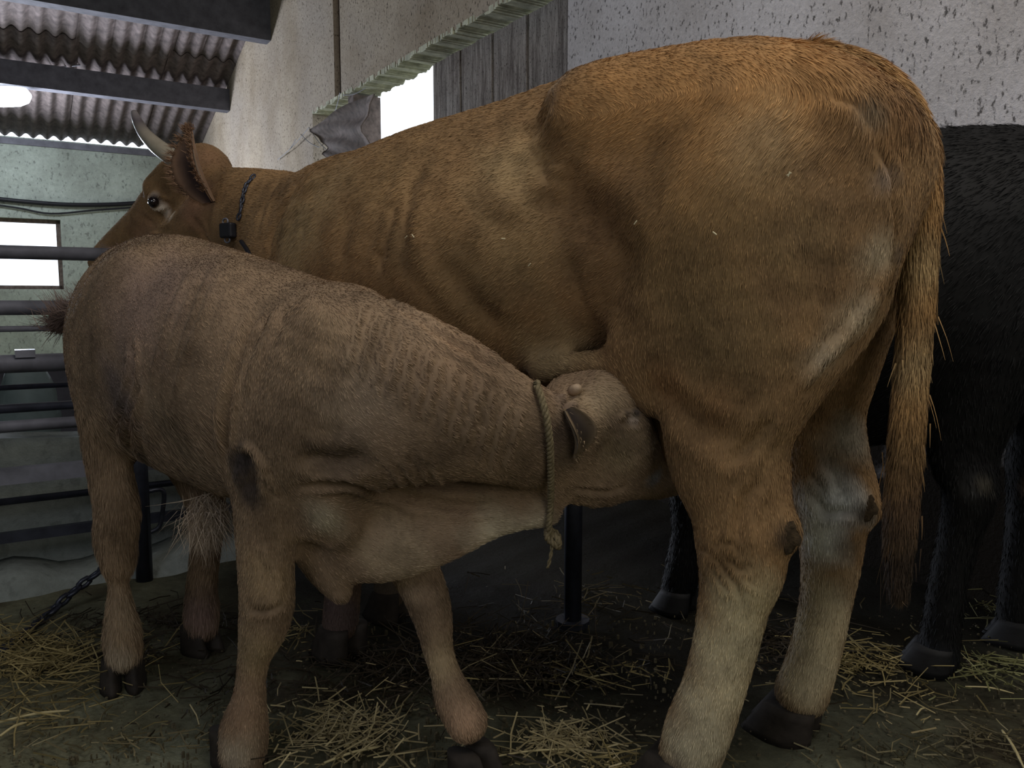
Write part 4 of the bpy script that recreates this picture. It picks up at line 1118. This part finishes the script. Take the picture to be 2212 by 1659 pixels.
kn = [kc + np.array([.012 * math.cos(t * 2.2), .010 * math.sin(t * 3.1), .016 * math.sin(t * 1.7)]) for t in np.linspace(0, 6.2, 26)]
child('knot', twisted(kn, .006).mesh('knot', True), M['rope'], rope_t)
ends = smooth_path([kc, kc + np.array([-.004, -.004, -.03]), kc + np.array([-.010, -.004, -.055])], 4)
child('rope_end', twisted(ends, .0035, 2).mesh('rope_end', True), M['rope'], rope_t)
# collar on the cow: chain and black tag box
cpts = []
for px, py in ((548, 372), (530, 395), (522, 425), (516, 455), (508, 482)):
    h = cow.hit(px, py, 10); h = h if h is not None else cow.P(px, py, .1)
    cpts.append(h + cow.n * .008)
nch = chain_links(cpts, 'collar', 'dark chain collar with a black box on the neck of the big cow', 'collar', .0032, M['steel'])
def cchild(name, mb, mt, **k):
    return child(name, mb.mesh(name), mt, nch, **k)
h = cow.hit(494, 502, 10) + cow.n * .016
q = MB(); q.box(h, cow.f * .026, cow.n * .012, Z * .021)
e_ = cchild('tag_box', q, M['rubber'], label='black box')
md = e_.modifiers.new('bevel', 'BEVEL'); md.width = .005; md.segments = 2
for dz, dx in ((.026, -.010), (-.026, -.004)):
    q = MB(); c0 = h + Z * dz - cow.f * dx * 1.0; q.tube([c0 + cow.f * .012 * math.cos(t) + Z * .008 * math.sin(t) for t in np.linspace(0, 2 * math.pi, 13)], .0025, 6, False)
    child('ring', q.mesh('ring', True), M['galv'], nch)
lo_ = [cow.hit(x, y, 10) for x, y in ((515, 520), (530, 545), (548, 580))]
lo_ = [p + cow.n * .006 for p in lo_ if p is not None]
if len(lo_) > 1:
    q = MB(); q.tube(smooth_path(lo_, 4), .006, 8); child('strap', q.mesh('strap', True), M['rubber'], nch)

# ================================================================== THE BLACK COW behind
bk = Animal((1.16, 2.16), (-.84, .54), 1)
bk.torso([(2330, 330, 760, .14), (2250, 285, 850, .22), (2120, 268, 900, .25), (1990, 280, 940, .27), (1850, 310, 960, .29), (1700, 340, 960, .28), (1560, 370, 930, .22)])
bk.ball(1850, 620, 240, .08, .08, ell=(1.3, .8, 1))
bk.chain([(2150, 500, 150, .13, .6), (2120, 700, 150, .16, .6), (2095, 860, 105, .16, .65), (2080, 980, 70, .16, .7), (2095, 1060, 55, .16), (2075, 1150, 42, .16), (2050, 1250, 38, .16), (2035, 1350, 38, .16), (2025, 1420, 42, .16), (2005, 1470, 36, .16)], .05)
bk.chain([(2290, 600, 130, -.1, .7), (2270, 850, 80, -.15), (2235, 1000, 55, -.15), (2225, 1080, 44, -.15), (2205, 1200, 34, -.15), (2195, 1300, 36, -.15), (2190, 1370, 34, -.15)], .05)
bk.chain([(1560, 700, 120, .14, .6), (1540, 900, 75, .14), (1500, 1050, 52, .14), (1490, 1150, 38, .14), (1475, 1230, 38, .14), (1462, 1285, 34, .14)], .05)
bk.chain([(1600, 900, 70, -.12), (1590, 1050, 48, -.12), (1585, 1150, 36, -.12), (1575, 1240, 32, -.12)], .05)
bk.torso([(1560, 370, 900, .16), (1440, 400, 800, .12), (1360, 420, 700, .10)], .05)
bk.chain([(1340, 460, 85, 0), (1270, 560, 62, 0), (1210, 640, 48, 0)], .03)
bk.build(.012)
bk_t = thing('black_cow', 'black cow in deep shade behind the tan cow, at the right edge', 'cow', (1.16, 2.16, 0))
bkc = painter((.004, .004, .0045), [(2085, 1065, 26, (.05, .05, .05), .6), (2130, 1050, 20, (.09, .08, .06), .8), (2210, 1060, 26, (.09, .06, .04), .6), (2020, 1430, 50, (.02, .022, .03), .6)], bk)
child('body', bk.mesh('body', bkc, bk.fur(40000, .02, .002, bkc, .25, 9, .25)), M['darkcoat'], bk_t)
for a_ in ((2000, 1500, .16), (2185, 1395, -.15), (1458, 1305, .14), (1572, 1255, -.12)):
    g_ = legfoot(bk, *a_)
    for c_ in (1, -1): child('hoof', hoof_mesh(g_, bk.f, .06, .07, c_), M['blackhoof'], bk_t)
# steel post behind the calf
g_ = ground(1237, 1345); q = MB(); q.tube([g_ - Z * .01, g_ + Z * .74], .026, 14)
pt = thing('stall_post', 'dark steel post standing in the shade under the cow belly', 'post', g_)
child('post_tube', q.mesh('post_tube', True), M['steel'], pt)
q = MB(); q.tube([g_ - Z * .005, g_ + Z * .012], .05, 14); child('base_plate', q.mesh('base_plate'), M['steel'], pt)

# ================================================================== straw on the floor
m, N, L, B = mat('straw_stalk')
at = N.new('ShaderNodeAttribute'); at.attribute_name = 'coat'
L.new(at.outputs['Color'], B.inputs['Base Color']); B.inputs['Roughness'].default_value = .55; B.inputs['Specular IOR Level'].default_value = .35
M['straw'] = m
rs = np.random.default_rng(21)
def stalk(mb, cols, p, yaw, pitch, ln, wd, bend, colr):
    d = np.array([math.cos(yaw) * math.cos(pitch), math.sin(yaw) * math.cos(pitch), math.sin(pitch)])
    s_ = np.array([-math.sin(yaw), math.cos(yaw), 0]); up = np.cross(d, s_)
    pts = [p + d * ln * (t - .5) + s_ * bend * ln * math.sin(math.pi * t) + up * bend * .5 * ln * math.sin(math.pi * t) for t in (0, .5, 1)]
    b0 = len(mb.v)
    for q_ in pts:
        for a_, b2 in ((1, 0), (-.4, .8), (-.4, -.8)): mb.v.append(tuple(q_ + s_ * wd * a_ + np.array([0, 0, 1.]) * wd * b2)); cols.append(colr)
    for i in (0, 1):
        for k in range(3): a_, b2 = b0 + i * 3 + k, b0 + i * 3 + (k + 1) % 3; mb.f.append((a_, b2, b2 + 3, a_ + 3))
# (px,py, spread_x px, spread_y px, count, pile height, colour, length)
GOLD, PALE, DARK = (.25, .20, .085), (.36, .30, .16), (.035, .026, .015)
clusters = [(90, 1440, 130, 38, 900, .03, GOLD, .09), (60, 1400, 110, 22, 400, .03, GOLD, .08), (80, 1540, 140, 50, 120, .01, GOLD, .10), (280, 1420, 90, 20, 160, .01, DARK, .06),
    (740, 1590, 105, 48, 900, .05, PALE, .07), (620, 1370, 50, 30, 160, .03, GOLD, .06), (1200, 1600, 120, 36, 520, .02, PALE, .07), (1330, 1650, 100, 30, 160, .01, GOLD, .06),
    (1100, 1430, 170, 60, 900, .04, DARK, .09), (1130, 1430, 150, 55, 180, .05, (.24, .20, .11), .09), (1250, 1460, 190, 30, 140, .02, GOLD, .10), (1300, 1300, 190, 40, 260, .02, (.10, .08, .04), .07),
    (880, 1450, 190, 70, 500, .03, DARK, .07), (1850, 1430, 110, 40, 500, .02, GOLD, .08), (1880, 1500, 130, 30, 110, .01, GOLD, .08), (1900, 1560, 180, 50, 70, .005, (.25, .20, .10), .05), (2140, 1450, 80, 35, 220, .02, (.17, .17, .07), .07),
    (2150, 1330, 60, 30, 120, .03, (.15, .14, .06), .06), (1700, 1400, 100, 50, 200, .02, DARK, .07), (350, 1350, 200, 25, 260, .02, DARK, .07), (600, 1480, 250, 60, 200, .01, DARK, .06), (450, 1600, 300, 40, 200, .004, (.17, .14, .07), .04),
    (200, 1600, 160, 50, 90, .004, (.20, .17, .09), .05), (1100, 1640, 350, 20, 200, .006, (.22, .18, .09), .05), (1950, 1630, 220, 30, 120, .004, (.14, .12, .06), .05), (2120, 1600, 90, 50, 160, .02, (.12, .10, .05), .07)]
mb = MB(); cols = []
for px, py, sx_, sy_, n, hgt, colr, ln in clusters:
    for _ in range(int(n * (.45 if hgt < .1 and colr is not DARK else 1.0))):
        kk = .5 if rs.random() < .6 else 1.1; x, y = px + rs.normal() * sx_ * kk, py + rs.normal() * sy_ * kk
        y = max(y, 1245)
        g_ = ground(x, y)
        if g_[1] > 3.6: continue
        if (bar(x, 1290)[1] if False else 0): continue
        dist_bar = np.dot(g_ - BP, VD)
        if dist_bar < .05 and x < 460: continue
        L_ = ln * (.2 + 1.7 * rs.random() ** 2); z_ = .004 + hgt * rs.random() * rs.random() + fnoise(g_[0], g_[1]) * .5
        pit = rs.normal() * (.10 + hgt * 9 * .6); pit = max(min(pit, 1.2), -1.2)
        z_ = max(z_, abs(math.sin(pit)) * L_ * .5)
        k = .55 + .8 * rs.random()
        stalk(mb, cols, np.array([g_[0], g_[1], z_]), rs.random() * 6.28, pit, L_, .0011 + .0013 * rs.random(), rs.normal() * .07, [colr[0] * k, colr[1] * k, colr[2] * k, 1])
sm = mb.mesh('straw_bedding'); a_ = sm.color_attributes.new('coat', 'FLOAT_COLOR', 'POINT'); a_.data.foreach_set('color', np.array(cols, np.float32).ravel())
o = link('straw_bedding', sm, M['straw'], kind='stuff'); o['label'] = 'loose yellow and dark straw scattered over the barn floor'; o['category'] = 'straw'
print('straw', len(sm.polygons))
# dung crumbs and dirt lumps on the floor
mb = MB()
for _ in range(2200):
    x, y = rs.uniform(-80, 2250), rs.uniform(1330, 1680)
    g_ = ground(x, y); r0 = .0015 + .004 * rs.random() ** 4
    if np.dot(g_ - BP, VD) < .1 and x < 460: continue
    mb.tube([g_ + Z * (-.004 + fnoise(*g_[:2])), g_ + Z * r0 * .7, g_ + Z * r0], [r0, r0 * .9, r0 * .4], 5)
o = link('dirt_crumbs', mb.mesh('dirt_crumbs'), simple('floor_dirt', (.10, .085, .05), .9, var=.6, scale=40, bmp=1), kind='stuff'); o['label'] = 'small crumbs of dung and dirt strewn over the floor'; o['category'] = 'dirt'
# long single stalks one can pick out
for (x0, y0, x1, y1, wd, lab) in ((0, 1560, 150, 1535, .0042, 'long pale straw stalk lying flat at the lower left edge'), (700, 1648, 830, 1612, .004, 'broad straw stalk at the front of the straw heap by the calf foreleg'),
        (1240, 1475, 1335, 1455, .003, 'straight straw stalk between the calf foreleg and cow hind leg'), (2085, 1483, 2190, 1498, .0028, 'pale straw stalk on the floor right of the black hoof'),
        (2165, 1578, 2212, 1659, .004, 'straw stalk slanting down at the lower right corner'), (1050, 1638, 1240, 1618, .003, 'long thin straw stalk in front of the calf forward hoof'),
        (1980, 1545, 1998, 1530, .0028, 'short forked straw bit on bare floor at right'), (0, 1590, 60, 1560, .0045, 'broad yellow straw stalk below the flat one at left edge')):
    a_, b2 = ground(x0, y0, .008), ground(x1, y1, .008); mid = (a_ + b2) / 2 + Z * .006
    q = MB(); q.tube(smooth_path([a_, mid, b2], 4), [wd * .7] * 4 + [wd * .8] * 3 + [wd * .5] * 2, 6)
    me = q.mesh('straw_stalk', True); at_ = me.color_attributes.new('coat', 'FLOAT_COLOR', 'POINT'); at_.data.foreach_set('color', np.tile(np.array([.46, .39, .20, 1], np.float32), len(me.vertices)))
    o = link('straw_stalk', me, M['straw']); o['label'] = lab; o['category'] = 'straw'; o['group'] = 'single straw stalks on the floor'
